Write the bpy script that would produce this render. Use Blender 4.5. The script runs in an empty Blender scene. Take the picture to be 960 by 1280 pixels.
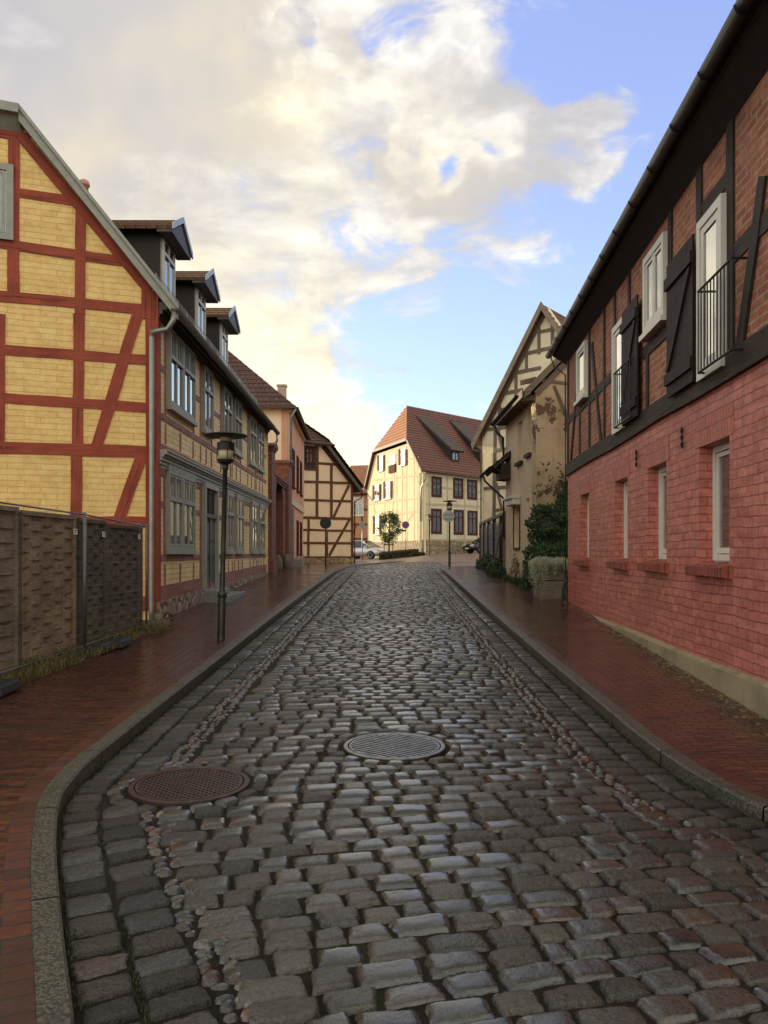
import bpy, math, random
import numpy as np
from mathutils import Vector, noise as mnoise
random.seed(7); rng = np.random.default_rng(7)
R = random.uniform
scene = bpy.context.scene
C = scene.collection
EYE = 1.70; F = 1035.0; HZ = 692.0

# ------------------------------------------------------------------ terrain
def ss(t):
    t = max(0.0, min(1.0, t)); return t*t*(3-2*t)
def gz(x, y):
    if y <= 30: z = .0332*y
    elif y <= 65: z = .996 + .0075*(y-30)
    else: z = 1.2585
    return z + .42*ss((y-40)/22)*ss((x+1)/5)
def interp(tab, y):
    if y <= tab[0][0]: return tab[0][1]
    for (a, b), (c, d) in zip(tab, tab[1:]):
        if y <= c: return b + (d-b)*(y-a)/(c-a)
    return tab[-1][1]
XL_T = [(-6,-.3),(0,-.35),(1.5,-.58),(2.66,-.98),(3.43,-1.33),(4.28,-1.70),(4.74,-1.87),(5.0,-1.96),(5.25,-2.01),(5.66,-2.02),(7.7,-2.02),(10.3,-2.0),(13.6,-1.98),(19.8,-1.92),(30.4,-1.76),(36,-1.65),(38.9,-1.47),(42,-1.0),(45.7,-.1),(50,1.3)]
XR_T = [(-6,2.75),(3,2.75),(4.3,2.42),(4.79,2.19),(5.14,2.06),(5.7,1.98),(6.33,1.96),(10,1.97),(17.5,2.03),(30.4,2.2),(33,2.3),(34.5,2.55),(35.6,3.0),(36.5,3.8),(37.5,5.4),(38,8)]
def XL(y): return (interp(XL_T,y)+interp(XL_T,y-.25)+interp(XL_T,y+.25))/3
def XR(y): return (interp(XR_T,y)+interp(XR_T,y-.25)+interp(XR_T,y+.25))/3
def rz(x, y):            # road surface with a slight crown
    xl, xr = XL(y), min(XR(y), 3.2)
    m = (xl+xr)/2; h = max(.5,(xr-xl)/2)
    return gz(x, y) + .045*max(0, 1-((x-m)/h)**2)

# ------------------------------------------------------------------ materials
class NT:
    def __init__(s, tree): s.t = tree; s.n = tree.nodes; s.l = tree.links
    def node(s, typ, **kw):
        n = s.n.new(typ)
        for k, v in kw.items(): setattr(n, k, v)
        return n
    def inp(s, n, i, v):
        if v is None: return
        if isinstance(v, bpy.types.NodeSocket): s.l.new(v, n.inputs[i])
        else:
            sock = n.inputs[i]
            if hasattr(sock.default_value, '__len__') and not hasattr(v, '__len__'): v = [v]*len(sock.default_value)
            if hasattr(sock.default_value, '__len__') and len(sock.default_value) == 4 and len(v) == 3: v = (*v, 1)
            sock.default_value = v
    def math(s, op, a, b=None, c=None, clamp=False):
        n = s.node('ShaderNodeMath', operation=op, use_clamp=clamp)
        s.inp(n,0,a); s.inp(n,1,b); s.inp(n,2,c); return n.outputs[0]
    def vmath(s, op, a, b=None, out=0):
        n = s.node('ShaderNodeVectorMath', operation=op); s.inp(n,0,a)
        if op == 'SCALE': s.inp(n,3,b)
        else: s.inp(n,1,b)
        return n.outputs[out]
    def mix(s, f, a, b, mode='MIX'):
        n = s.node('ShaderNodeMix', data_type='RGBA', blend_type=mode)
        s.inp(n,0,f); s.inp(n,6,a); s.inp(n,7,b); return n.outputs[2]
    def noise(s, vec, scale, detail=4, rough=.55, dist=0, out='Fac'):
        n = s.node('ShaderNodeTexNoise'); s.inp(n,'Vector',vec); s.inp(n,'Scale',scale); s.inp(n,'Detail',detail); s.inp(n,'Roughness',rough); s.inp(n,'Distortion',dist)
        return n.outputs[out]
    def ramp(s, f, lo, hi):
        n = s.node('ShaderNodeMapRange', interpolation_type='SMOOTHSTEP'); s.inp(n,0,f); s.inp(n,1,lo); s.inp(n,2,hi); return n.outputs[0]
    def uv(s): return s.node('ShaderNodeUVMap').outputs[0]
    def obj(s): return s.node('ShaderNodeTexCoord').outputs['Object']
    def bump(s, h, strength, dist=.01, normal=None):
        n = s.node('ShaderNodeBump'); s.inp(n,'Strength',strength); s.inp(n,'Distance',dist); s.inp(n,'Height',h)
        if normal is not None: s.inp(n,'Normal',normal)
        return n.outputs[0]
def new_mat(name):
    m = bpy.data.materials.new(name); m.use_nodes = True
    t = NT(m.node_tree); b = m.node_tree.nodes['Principled BSDF']
    return m, t, b
def scalevec(t, v, sx, sy, sz=1): return t.vmath('MULTIPLY', v, (sx,sy,sz))

def plain(name, col, rough=.6, metal=0, var=.15, nscale=8, bump=.15, bdist=.004, stretch=(1,1,1), spec=.4, dirt=None, dirt_amt=.0, coat=0):
    m,t,b = new_mat(name); v = scalevec(t, t.obj(), *stretch)
    f = t.noise(v, nscale, 5)
    c = t.mix(f, [x*(1-var*1.6) for x in col], [min(1,x*(1+var*1.6)) for x in col])
    if dirt is not None:
        g = t.ramp(t.noise(t.obj(), 1.7, 6, .65), .5, .72)
        c = t.mix(t.math('MULTIPLY', g, dirt_amt), c, dirt)
    t.inp(b,'Base Color',c); t.inp(b,'Roughness',rough); t.inp(b,'Metallic',metal); t.inp(b,'Specular IOR Level',spec)
    if coat: t.inp(b,'Coat Weight',coat); t.inp(b,'Coat Roughness',.08)
    if bump: t.inp(b,'Normal', t.bump(t.noise(v, nscale*4, 5), bump, bdist))
    return m
def bricks(name, c1, c2, mortar, bw, bh, ms, bump=.6, bdist=.01, rough=.7, warp=.012, dirt=(.1,.08,.06), dirt_amt=.4, macro=.3, wet=None, spec=.3, smooth=.15, fade=None, mossy=0, rot=0, irr=0):
    m,t,b = new_mat(name); uv = t.uv()
    if rot:
        n = t.node('ShaderNodeMapping'); t.inp(n,0,uv); n.inputs['Rotation'].default_value = (0,0,rot); uv = n.outputs[0]
    wn = t.noise(uv, 5, 3, out='Color'); w = t.vmath('SCALE', t.vmath('SUBTRACT', wn, (.5,.5,.5)), warp*2)
    wn2 = t.noise(uv, .8, 2, out='Color'); w2 = t.vmath('SCALE', t.vmath('SUBTRACT', wn2, (.5,.5,.5)), warp*3)
    uvw = t.vmath('ADD', t.vmath('ADD', uv, w), w2)
    n = t.node('ShaderNodeTexBrick'); t.inp(n,'Vector',uvw)
    t.inp(n,'Color1',c1); t.inp(n,'Color2',c2); t.inp(n,'Mortar',mortar); t.inp(n,'Scale',1.0); t.inp(n,'Mortar Size',ms)
    t.inp(n,'Mortar Smooth',smooth); t.inp(n,'Bias',0.0); t.inp(n,'Brick Width',bw); t.inp(n,'Row Height',bh)
    col = n.outputs['Color']
    big = t.noise(uv, .55, 5, .6); fine = t.noise(uv, 22, 4, .6); midn = t.noise(uv, 6, 4, .6)
    col = t.mix(macro, col, t.mix(t.ramp(midn,.25,.75), (.25,.25,.25), (.95,.95,.95)), 'OVERLAY')
    col = t.mix(macro*.8, col, t.mix(t.ramp(fine,.3,.7), (.3,.3,.3), (.75,.75,.75)), 'OVERLAY')
    if dirt_amt: col = t.mix(t.math('MULTIPLY', t.ramp(big,.46,.75), dirt_amt), col, dirt)
    if mossy: col = t.mix(t.math('MULTIPLY', t.ramp(t.noise(uv,1.1,6,.7),.55,.7), mossy), col, (.05,.06,.02))
    t.inp(b,'Base Color',col); t.inp(b,'Specular IOR Level',spec)
    if wet is not None:
        r = t.node('ShaderNodeMapRange'); t.inp(r,0,t.noise(uv,.9,5,.6)); t.inp(r,1,.35); t.inp(r,2,.68); t.inp(r,3,wet[0]); t.inp(r,4,wet[1])
        t.inp(b,'Roughness', t.math('ADD', r.outputs[0], t.math('MULTIPLY', n.outputs['Fac'], .25)))
    else: t.inp(b,'Roughness',rough)
    h = t.math('ADD', t.math('MULTIPLY', n.outputs['Fac'], -1.0), t.math('MULTIPLY', fine, .35))
    h = t.math('ADD', h, t.math('MULTIPLY', midn, .5))
    if irr:
        # per-brick height differences
        h = t.math('ADD', h, t.math('MULTIPLY', t.noise(t.vmath('MULTIPLY', uvw, (1/bw, 1/bh, 1)), 1.0, 0), irr))
    t.inp(b,'Normal', t.bump(h, bump, bdist))
    return m
def roof_tiles(name, c1, c2, line, tw=.2, rough=.75, moss=.3, mossc=(.07,.07,.03)):
    m,t,b = new_mat(name); uv = t.uv()
    n = t.node('ShaderNodeTexBrick'); t.inp(n,'Vector',uv); n.offset = .5
    t.inp(n,'Color1',c1); t.inp(n,'Color2',c2); t.inp(n,'Mortar',line); t.inp(n,'Scale',1.0); t.inp(n,'Mortar Size',.012); t.inp(n,'Mortar Smooth',.3)
    t.inp(n,'Brick Width',tw); t.inp(n,'Row Height',.3)
    col = t.mix(.35, n.outputs['Color'], t.mix(t.noise(uv,1.3,6,.65),(.2,.2,.2),(.8,.8,.8)), 'OVERLAY')
    col = t.mix(t.math('MULTIPLY', t.ramp(t.noise(uv,.6,6,.7),.5,.7), moss), col, mossc)
    t.inp(b,'Base Color',col); t.inp(b,'Roughness',rough); t.inp(b,'Specular IOR Level',.3)
    sx = t.node('ShaderNodeSeparateXYZ'); t.inp(sx,0,uv)
    wv = t.math('ABSOLUTE', t.math('SINE', t.math('MULTIPLY', sx.outputs[0], math.pi/tw)))
    t.inp(b,'Normal', t.bump(t.math('ADD', wv, t.math('MULTIPLY', n.outputs['Fac'], -1)), .7, .02))
    return m
def stone_wall(name, cols, mortar, sc=4.0, bump=.8):
    m,t,b = new_mat(name); uv = t.uv()
    w = t.vmath('SCALE', t.vmath('SUBTRACT', t.noise(uv,3,3,out='Color'), (.5,.5,.5)), .12)
    uvw = t.vmath('ADD', uv, w)
    v = t.node('ShaderNodeTexVoronoi', feature='F1'); v.voronoi_dimensions='2D'; t.inp(v,'Vector',uvw); t.inp(v,'Scale',sc)
    e = t.node('ShaderNodeTexVoronoi', feature='DISTANCE_TO_EDGE'); e.voronoi_dimensions='2D'; t.inp(e,'Vector',uvw); t.inp(e,'Scale',sc)
    sp = t.node('ShaderNodeSeparateColor'); t.inp(sp,0,v.outputs['Color'])
    c = t.mix(sp.outputs[0], cols[0], cols[1]); c = t.mix(t.ramp(sp.outputs[1],.5,.8), c, cols[2])
    c = t.mix(.4, c, t.mix(t.noise(uv,18,4),(.2,.2,.2),(.8,.8,.8)), 'OVERLAY')
    ed = t.ramp(e.outputs['Distance'], .03, .1)
    c = t.mix(ed, mortar, c)
    t.inp(b,'Base Color',c); t.inp(b,'Roughness',.75)
    t.inp(b,'Normal', t.bump(t.math('ADD', t.ramp(e.outputs['Distance'],.0,.25), t.math('MULTIPLY',t.noise(uv,20,4),.3)), bump, .05))
    return m
def timber(name, col, col2=None, rough=.65, bump=.5, light=.0):
    m,t,b = new_mat(name); uv = t.uv(); v = t.obj()
    f = t.noise(v, 2.5, 5, .65); gr = t.noise(t.vmath('MULTIPLY', uv, (1.6,34,1)), 1.0, 5, .6, .4); g2 = t.noise(v, 30, 3)
    crk = t.ramp(t.noise(t.vmath('ADD', t.vmath('MULTIPLY', uv, (.9,16,1)), (3,9,0)), 1.0, 4, .55, .6), .60, .66)
    c2 = col2 or [x*.6 for x in col]
    c = t.mix(t.ramp(f,.3,.7), col, c2)
    c = t.mix(.28, c, t.mix(t.ramp(gr,.3,.7),(.2,.2,.2),(.8,.8,.8)), 'OVERLAY')
    c = t.mix(t.math('MULTIPLY', crk, .5), c, [x*.35 for x in c2])
    t.inp(b,'Base Color',c); t.inp(b,'Roughness',rough); t.inp(b,'Specular IOR Level',.25)
    h = t.math('ADD', t.math('ADD', gr, t.math('MULTIPLY', g2, .4)), t.math('MULTIPLY', crk, -1.5))
    t.inp(b,'Normal', t.bump(h, bump, .008))
    return m
def plaster(name, col, dirtc, amt=.5, patch=None, patch_amt=0, bump=.3, rough=.85, sc=1.0):
    m,t,b = new_mat(name); uv = t.uv()
    f = t.noise(uv, 1.3*sc, 7, .65); g = t.noise(uv, 14, 5, .6)
    st = t.noise(t.vmath('MULTIPLY', uv, (6,.7,1)), 1.0, 5, .6)
    c = t.mix(t.math('MULTIPLY', t.ramp(f,.42,.72), amt), col, dirtc)
    c = t.mix(t.math('MULTIPLY', t.ramp(st,.5,.75), amt*.7), c, dirtc)
    c = t.mix(.3, c, t.mix(g,(.25,.25,.25),(.75,.75,.75)), 'OVERLAY')
    h = t.math('MULTIPLY', g, .4)
    if patch is not None:
        pm = t.ramp(t.noise(t.vmath('ADD',uv,(7,3,0)), .9, 8, .68), .56, .575)
        pc = t.mix(t.noise(uv, 9, 6, .7), patch, [x*.45 for x in patch])
        c = t.mix(t.math('MULTIPLY', pm, patch_amt), c, pc)
        h = t.math('ADD', h, t.math('MULTIPLY', pm, -1.2))
    t.inp(b,'Base Color',c); t.inp(b,'Roughness',rough); t.inp(b,'Specular IOR Level',.2)
    t.inp(b,'Normal', t.bump(h, bump, .015))
    return m
def glassmat(name, tint=(.9,.95,.95), refl=.35, rough=.02):
    m = bpy.data.materials.new(name); m.use_nodes = True; t = NT(m.node_tree)
    t.n.remove(t.n['Principled BSDF']); out = t.n['Material Output']
    tr = t.node('ShaderNodeBsdfTransparent'); t.inp(tr,0,tint)
    gl = t.node('ShaderNodeBsdfGlossy'); t.inp(gl,'Color',(.95,.95,.95)); t.inp(gl,'Roughness',rough)
    t.inp(gl,'Normal', t.bump(t.noise(t.obj(), 2.2, 2), .08, .03))
    fr = t.node('ShaderNodeFresnel'); t.inp(fr,0,1.5)
    fac = t.math('ADD', t.math('MULTIPLY', fr.outputs[0], 1.3), refl*.35, clamp=True)
    mx = t.node('ShaderNodeMixShader'); t.inp(mx,0,fac); t.l.new(tr.outputs[0],mx.inputs[1]); t.l.new(gl.outputs[0],mx.inputs[2])
    t.l.new(mx.outputs[0], out.inputs[0]); return m
def leafmat(name, c1, c2, sc=3, rough=.5, trans=.2):
    m,t,b = new_mat(name); v = t.obj()
    c = t.mix(t.ramp(t.noise(v, sc, 4, .6),.3,.7), c1, c2)
    c = t.mix(t.ramp(t.noise(v, sc*12, 2),.35,.65), c, [x*.6 for x in c1])
    t.inp(b,'Base Color',c); t.inp(b,'Roughness',rough); t.inp(b,'Specular IOR Level',.3)
    return m

M = {}
M['yellow'] = bricks('yellow_painted_brick', (.84,.57,.215), (.76,.49,.175), (.62,.39,.13), .48,.095,.006, bump=.55, bdist=.012, rough=.6, warp=.012, dirt=(.45,.28,.11), dirt_amt=.3, macro=.25, irr=.6)
M['yellow_front'] = bricks('yellow_front_brick', (.86,.63,.30), (.78,.56,.26), (.55,.37,.17), .36,.095,.008, bump=.6, bdist=.012, rough=.65, warp=.01, dirt=(.34,.22,.11), dirt_amt=.4, macro=.3, irr=.6)
M['pinkbrick'] = bricks('pink_red_painted_brick', (.51,.180,.135), (.42,.130,.095), (.30,.085,.062), .25,.092,.007, bump=.8, bdist=.015, rough=.5, warp=.018, dirt=(.30,.075,.055), dirt_amt=.6, macro=.34, spec=.3, smooth=.4, irr=.8)
M['sillbrick'] = bricks('sill_brick', (.36,.10,.065), (.24,.06,.04), (.12,.05,.04), .075,.6,.008, bump=.9, bdist=.012, rough=.55, warp=.004, dirt_amt=.3)
M['orangebrick'] = bricks('red_brown_brick', (.40,.145,.07), (.27,.085,.045), (.36,.24,.16), .25,.085,.011, bump=.8, bdist=.012, rough=.75, warp=.012, dirt=(.13,.07,.05), dirt_amt=.5, macro=.35, irr=.8)
M['gatebrick'] = bricks('gate_red_brick', (.23,.085,.055), (.16,.06,.04), (.13,.065,.045), .25,.08,.009, bump=.7, rough=.7, dirt=(.12,.05,.035), dirt_amt=.5)
M['farbrick'] = bricks('far_orange_brick', (.55,.26,.12), (.48,.21,.10), (.5,.33,.2), .25,.09,.012, rough=.8)
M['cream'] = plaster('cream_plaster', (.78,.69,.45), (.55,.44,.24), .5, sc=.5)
M['cream_shaded'] = plaster('cream_shaded_plaster', (.66,.58,.40), (.44,.37,.24), .6, sc=.5)  # darker copy of the gable cream, the front's shade put into the colour
M['peach'] = plaster('peach_plaster', (.82,.66,.47), (.66,.50,.34), .4)
M['gcream'] = plaster('pale_cream_plaster', (.76,.66,.45), (.56,.46,.29), .5)
M['derelict'] = plaster('derelict_plaster', (.52,.41,.25), (.27,.20,.12), .8, patch=(.16,.085,.05), patch_amt=.9, bump=.7, sc=.8)
M['derelict_front'] = plaster('derelict_front_plaster', (.62,.49,.32), (.42,.31,.19), .7, bump=.5, sc=.7)
M['pink'] = plaster('salmon_plaster', (.62,.35,.24), (.44,.24,.17), .5)
M['pink_pale'] = plaster('pale_salmon_trim', (.62,.48,.38), (.5,.36,.28), .4)
M['plinth'] = plaster('plinth_render', (.34,.28,.17), (.17,.14,.08), .8, bump=.5)
M['redtimber'] = timber('dark_red_timber', (.34,.07,.034), (.25,.05,.028))
M['faded'] = timber('faded_mauve_timber', (.33,.17,.14), (.25,.10,.075))
M['blacktimber'] = timber('black_brown_timber', (.05,.034,.025), (.027,.02,.016), bump=.8)
M['browntimber'] = timber('brown_timber', (.15,.06,.032), (.10,.045,.025))
M['greytimber'] = timber('grey_brown_timber', (.19,.145,.10), (.13,.10,.07))
M['olivetimber'] = timber('faint_olive_timber', (.50,.42,.25), (.42,.35,.2))
M['shutter'] = timber('shutter_timber', (.030,.018,.018), (.018,.011,.012), bump=.4)
M['greypaint'] = plain('grey_green_paint', (.29,.295,.245), .5, var=.2)
M['greydark'] = plain('dark_grey_board', (.075,.07,.065), .6, var=.25)
M['cheek'] = plain('dormer_cheek_slate', (.035,.028,.025), .7, var=.25, stretch=(1,1,.3))
M['lead'] = plain('lead_flashing', (.36,.38,.40), .4, .3, var=.2)
M['zinc'] = plain('zinc_gutter', (.17,.17,.155), .42, .6, var=.25)
M['zincpipe'] = plain('zinc_pipe', (.27,.26,.23), .4, .5, var=.3, nscale=5)
M['blackgutter'] = plain('dark_gutter', (.028,.028,.032), .4, .3, var=.2)
M['soffit'] = plain('dark_soffit', (.032,.030,.032), .7, var=.3)
M['white'] = plain('off_white_paint', (.72,.69,.58), .45, var=.08, bump=.05)
M['white_old'] = plain('worn_white_paint', (.55,.53,.46), .5, var=.15)
M['maroon'] = plain('maroon_paint', (.085,.032,.026), .8, var=.2, spec=.1)
M['doorgreen'] = plain('dark_green_door', (.045,.052,.042), .45, var=.2)
M['room'] = plain('painted_interior_dark', (.018,.016,.014), .8, var=.2, bump=0)
M['curtain'] = plain('net_curtain', (.50,.49,.43), .85, var=.3, nscale=9, stretch=(3,3,.15), bump=.3)
M['curtain_dim'] = plain('dim_curtain', (.20,.18,.14), .85, var=.35, nscale=9, stretch=(3,3,.15), bump=.3)
M['curtain_mauve'] = plain('mauve_curtain', (.28,.20,.18), .85, var=.3, nscale=9, stretch=(3,3,.15), bump=.3)
M['curtain_end'] = plain('dark_mauve_curtain', (.09,.05,.05), .85, var=.3, nscale=9, stretch=(3,3,.15), bump=.3)
M['glass'] = glassmat('window_glass', refl=.35)
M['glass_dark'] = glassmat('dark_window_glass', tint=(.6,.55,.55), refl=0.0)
M['glass_bright'] = glassmat('clear_window_glass', refl=1.1)
M['redtile'] = roof_tiles('red_roof_tile', (.235,.105,.075), (.17,.078,.06), (.075,.035,.03))
M['orange_sunlit_tile'] = roof_tiles('orange_and_sunlit_roof_tile', (.50,.24,.13), (.42,.19,.105), (.2,.09,.05))  # plain orange roofs, plus the sunlit tone painted on the end house hip
M['browntile'] = roof_tiles('brown_roof_tile', (.115,.062,.05), (.085,.046,.04), (.03,.02,.018))
M['greytile'] = roof_tiles('weathered_roof_tile', (.16,.105,.08), (.12,.085,.07), (.05,.04,.03), moss=.6)
M['mosstile'] = roof_tiles('mossy_roof_tile', (.26,.15,.08), (.2,.12,.07), (.08,.06,.03), moss=.7, mossc=(.16,.13,.05))
M['fieldstone'] = stone_wall('fieldstone', [(.36,.29,.18),(.22,.17,.11),(.30,.20,.14)], (.16,.13,.09), 3.6)
M['fieldstone_far'] = stone_wall('fieldstone_far', [(.38,.29,.16),(.24,.18,.10),(.30,.20,.12)], (.2,.16,.1), 2.6)
M['iron'] = plain('dark_iron', (.03,.03,.03), .45, .7, var=.3)
M['lamp_pole'] = plain('worn_green_black_metal', (.045,.05,.04), .4, .5, var=.4, nscale=12, dirt=(.22,.2,.15), dirt_amt=.6)
M['lampglass'] = plain('old_lamp_glass', (.42,.36,.22), .25, var=.2, bump=0)
M['galv'] = plain('galvanised_steel', (.42,.42,.40), .4, .8, var=.2)
M['rubber'] = plain('black_rubber', (.015,.015,.015), .6, var=.3)
M['signback'] = plain('sign_back_grey', (.30,.34,.32), .45, .3, var=.1)
M['signdark'] = plain('dark_sign_back', (.035,.037,.035), .5, .3, var=.1)
M['signblue'] = plain('sign_blue', (.03,.06,.25), .4, var=.05, bump=0)
M['signred'] = plain('sign_red', (.38,.03,.04), .4, var=.05, bump=0)
M['granite_step'] = plain('granite_step', (.20,.20,.17), .5, var=.3, nscale=20)
M['concrete'] = plain('old_concrete', (.14,.12,.085), .8, var=.35, nscale=6, bump=.5, bdist=.01)
M['terracotta'] = plain('terracotta', (.55,.26,.18), .7)
M['chimney'] = plain('pale_chimney', (.5,.38,.30), .8)
M['wicker'] = timber('woven_brown_slats', (.36,.26,.16), (.21,.14,.09), bump=.6)
M['wicker_grey'] = timber('woven_grey_slats', (.28,.22,.155), (.16,.125,.085), bump=.6)
M['wicker_dark'] = timber('woven_dark_slats', (.15,.13,.085), (.085,.073,.048), bump=.6)
M['ivy'] = leafmat('ivy_leaf', (.018,.042,.012), (.045,.085,.02), 2.5, .38)
M['leaf'] = leafmat('tree_leaf', (.08,.13,.03), (.17,.22,.05), 2.0)
M['weed'] = leafmat('weed_leaf', (.025,.045,.012), (.06,.085,.02), 2.5)
M['hedge'] = leafmat('hedge_leaf', (.05,.045,.02), (.09,.075,.035), 2.0)
M['silverleaf'] = leafmat('pale_trailing_leaf', (.42,.45,.30), (.62,.64,.47), 6, .6)
M['drygrass'] = leafmat('dry_grass', (.20,.15,.06), (.10,.10,.03), 2.0, .7)
M['deadleaf'] = leafmat('dead_leaf', (.35,.26,.13), (.16,.09,.045), 6, .6)
M['bark'] = plain('bark', (.07,.05,.035), .85, var=.3)
M['moss'] = leafmat('moss_tuft', (.03,.04,.012), (.05,.06,.02), 5, .8)

# wet ground materials
def ground_mats():
    m,t,b = new_mat('joint_soil'); v = t.obj()
    c = t.mix(t.ramp(t.noise(v,1.5,6,.65),.4,.65), (.016,.012,.008), (.028,.022,.013))
    c = t.mix(t.ramp(t.noise(v,4,6,.7),.56,.68), c, (.022,.027,.009))
    t.inp(b,'Base Color',c); t.inp(b,'Roughness', .8); t.inp(b,'Specular IOR Level',.15)
    t.inp(b,'Normal', t.bump(t.noise(v,45,5,.7), .8, .01)); M['soil'] = m
    m,t,b = new_mat('wet_setts'); v = t.obj()
    a = t.node('ShaderNodeAttribute'); a.attribute_name = 'col'
    rough_kind = a.outputs['Alpha']
    g = t.noise(v, 55, 5, .65); g2 = t.noise(v, 16, 5, .6); sp = t.noise(v, 160, 2)
    c = t.mix(.55, a.outputs['Color'], t.mix(t.ramp(g,.3,.7),(.18,.18,.18),(.85,.85,.85)),'OVERLAY')
    c = t.mix(t.math('MULTIPLY', t.ramp(sp,.6,.7), .25), c, t.mix(.5,c,(.5,.48,.42)))
    c = t.mix(.4, c, t.mix(g2,(.25,.25,.25),(.75,.75,.75)),'OVERLAY')
    t.inp(b,'Base Color',c); t.inp(b,'Specular IOR Level',t.math('SUBTRACT',.55,t.math('MULTIPLY',rough_kind,.15))); t.inp(b,'Coat IOR',1.45); t.inp(b,'Coat Roughness',.17); t.inp(b,'Coat Weight',t.math('SUBTRACT',.55,t.math('MULTIPLY',rough_kind,.5)))
    patch = t.ramp(t.noise(v,.7,5,.6),.4,.62)
    r = t.math('ADD', t.math('MULTIPLY', rough_kind, .28), .085)
    t.inp(b,'Roughness', t.math('ADD', r, t.math('MULTIPLY', patch, .08)))
    hh = t.math('ADD', t.math('MULTIPLY', t.math('ADD', g, t.math('MULTIPLY', sp, .5)), 1.1), t.math('MULTIPLY', g2, 2.6))
    n = t.node('ShaderNodeBump'); t.inp(n,'Height',hh); t.inp(n,'Distance',.014); t.l.new(n.outputs[0],b.inputs['Coat Normal'])
    t.inp(n,'Strength', t.math('ADD', t.math('MULTIPLY', rough_kind, .9), .07)); t.inp(b,'Normal',n.outputs[0]); M['setts'] = m
    M['pave'] = bricks('wet_red_clinker', (.115,.029,.016), (.042,.014,.009), (.014,.008,.006), .215,.072,.007, bump=.9, bdist=.009, warp=.006, dirt=(.035,.014,.010), dirt_amt=.6, macro=.45, wet=(.08,.26), spec=.5, irr=.9, mossy=.2)
    M['pave_edge'] = bricks('wet_red_edge_clinker', (.095,.022,.013), (.042,.014,.010), (.018,.012,.008), .4,.115,.006, bump=.6, bdist=.006, warp=.006, dirt=(.04,.015,.011), dirt_amt=.6, macro=.35, wet=(.25,.5), spec=.5, irr=1.4, mossy=.4)
    M['plaza'] = bricks('wet_brown_paving', (.19,.11,.07), (.14,.085,.055), (.06,.04,.03), .3,.15,.012, bump=.7, bdist=.01, warp=.01, dirt=(.1,.07,.05), dirt_amt=.5, macro=.3, wet=(.3,.5), spec=.5, irr=1)
    m,t,b = new_mat('wet_granite_kerb'); v = t.obj()
    g = t.noise(v,70,3,.8); g2 = t.noise(v,6,5,.65)
    c = t.mix(t.ramp(g,.42,.60), (.022,.020,.014), (.125,.112,.075)); c = t.mix(t.math('MULTIPLY',t.ramp(g2,.5,.7),.75), c, (.03,.032,.016))
    t.inp(b,'Base Color',c); t.inp(b,'Roughness',.45); t.inp(b,'Specular IOR Level',.45)
    t.inp(b,'Normal', t.bump(t.math('ADD',g,g2), .6, .008)); M['kerb'] = m
    m,t,b = new_mat('dirt_verge'); v = t.obj()
    c = t.mix(t.ramp(t.noise(v,3,6,.7),.35,.65), (.045,.034,.02), (.095,.08,.04)); t.inp(b,'Base Color',c); t.inp(b,'Roughness',.8)
    t.inp(b,'Normal', t.bump(t.noise(v,20,6,.7), 1, .03)); M['dirt'] = m
ground_mats()
def cover_mat(name, base, rust, metal, rough):
    m,t,b = new_mat(name); v = t.obj()
    c = t.mix(t.ramp(t.noise(v,14,5,.6),.4,.65), base, rust); t.inp(b,'Base Color',c); t.inp(b,'Metallic',metal); t.inp(b,'Roughness',rough)
    t.inp(b,'Normal', t.bump(t.noise(v,60,4),.3,.004)); return m
M['cover_light'] = cover_mat('worn_cast_iron', (.17,.165,.15), (.08,.065,.05), .8, .3)
M['cover_dark'] = cover_mat('rusty_cast_iron', (.05,.035,.032), (.085,.045,.035), .5, .45)
M['cover_gap'] = plain('iron_recess', (.012,.01,.009), .6, var=.3)

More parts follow.
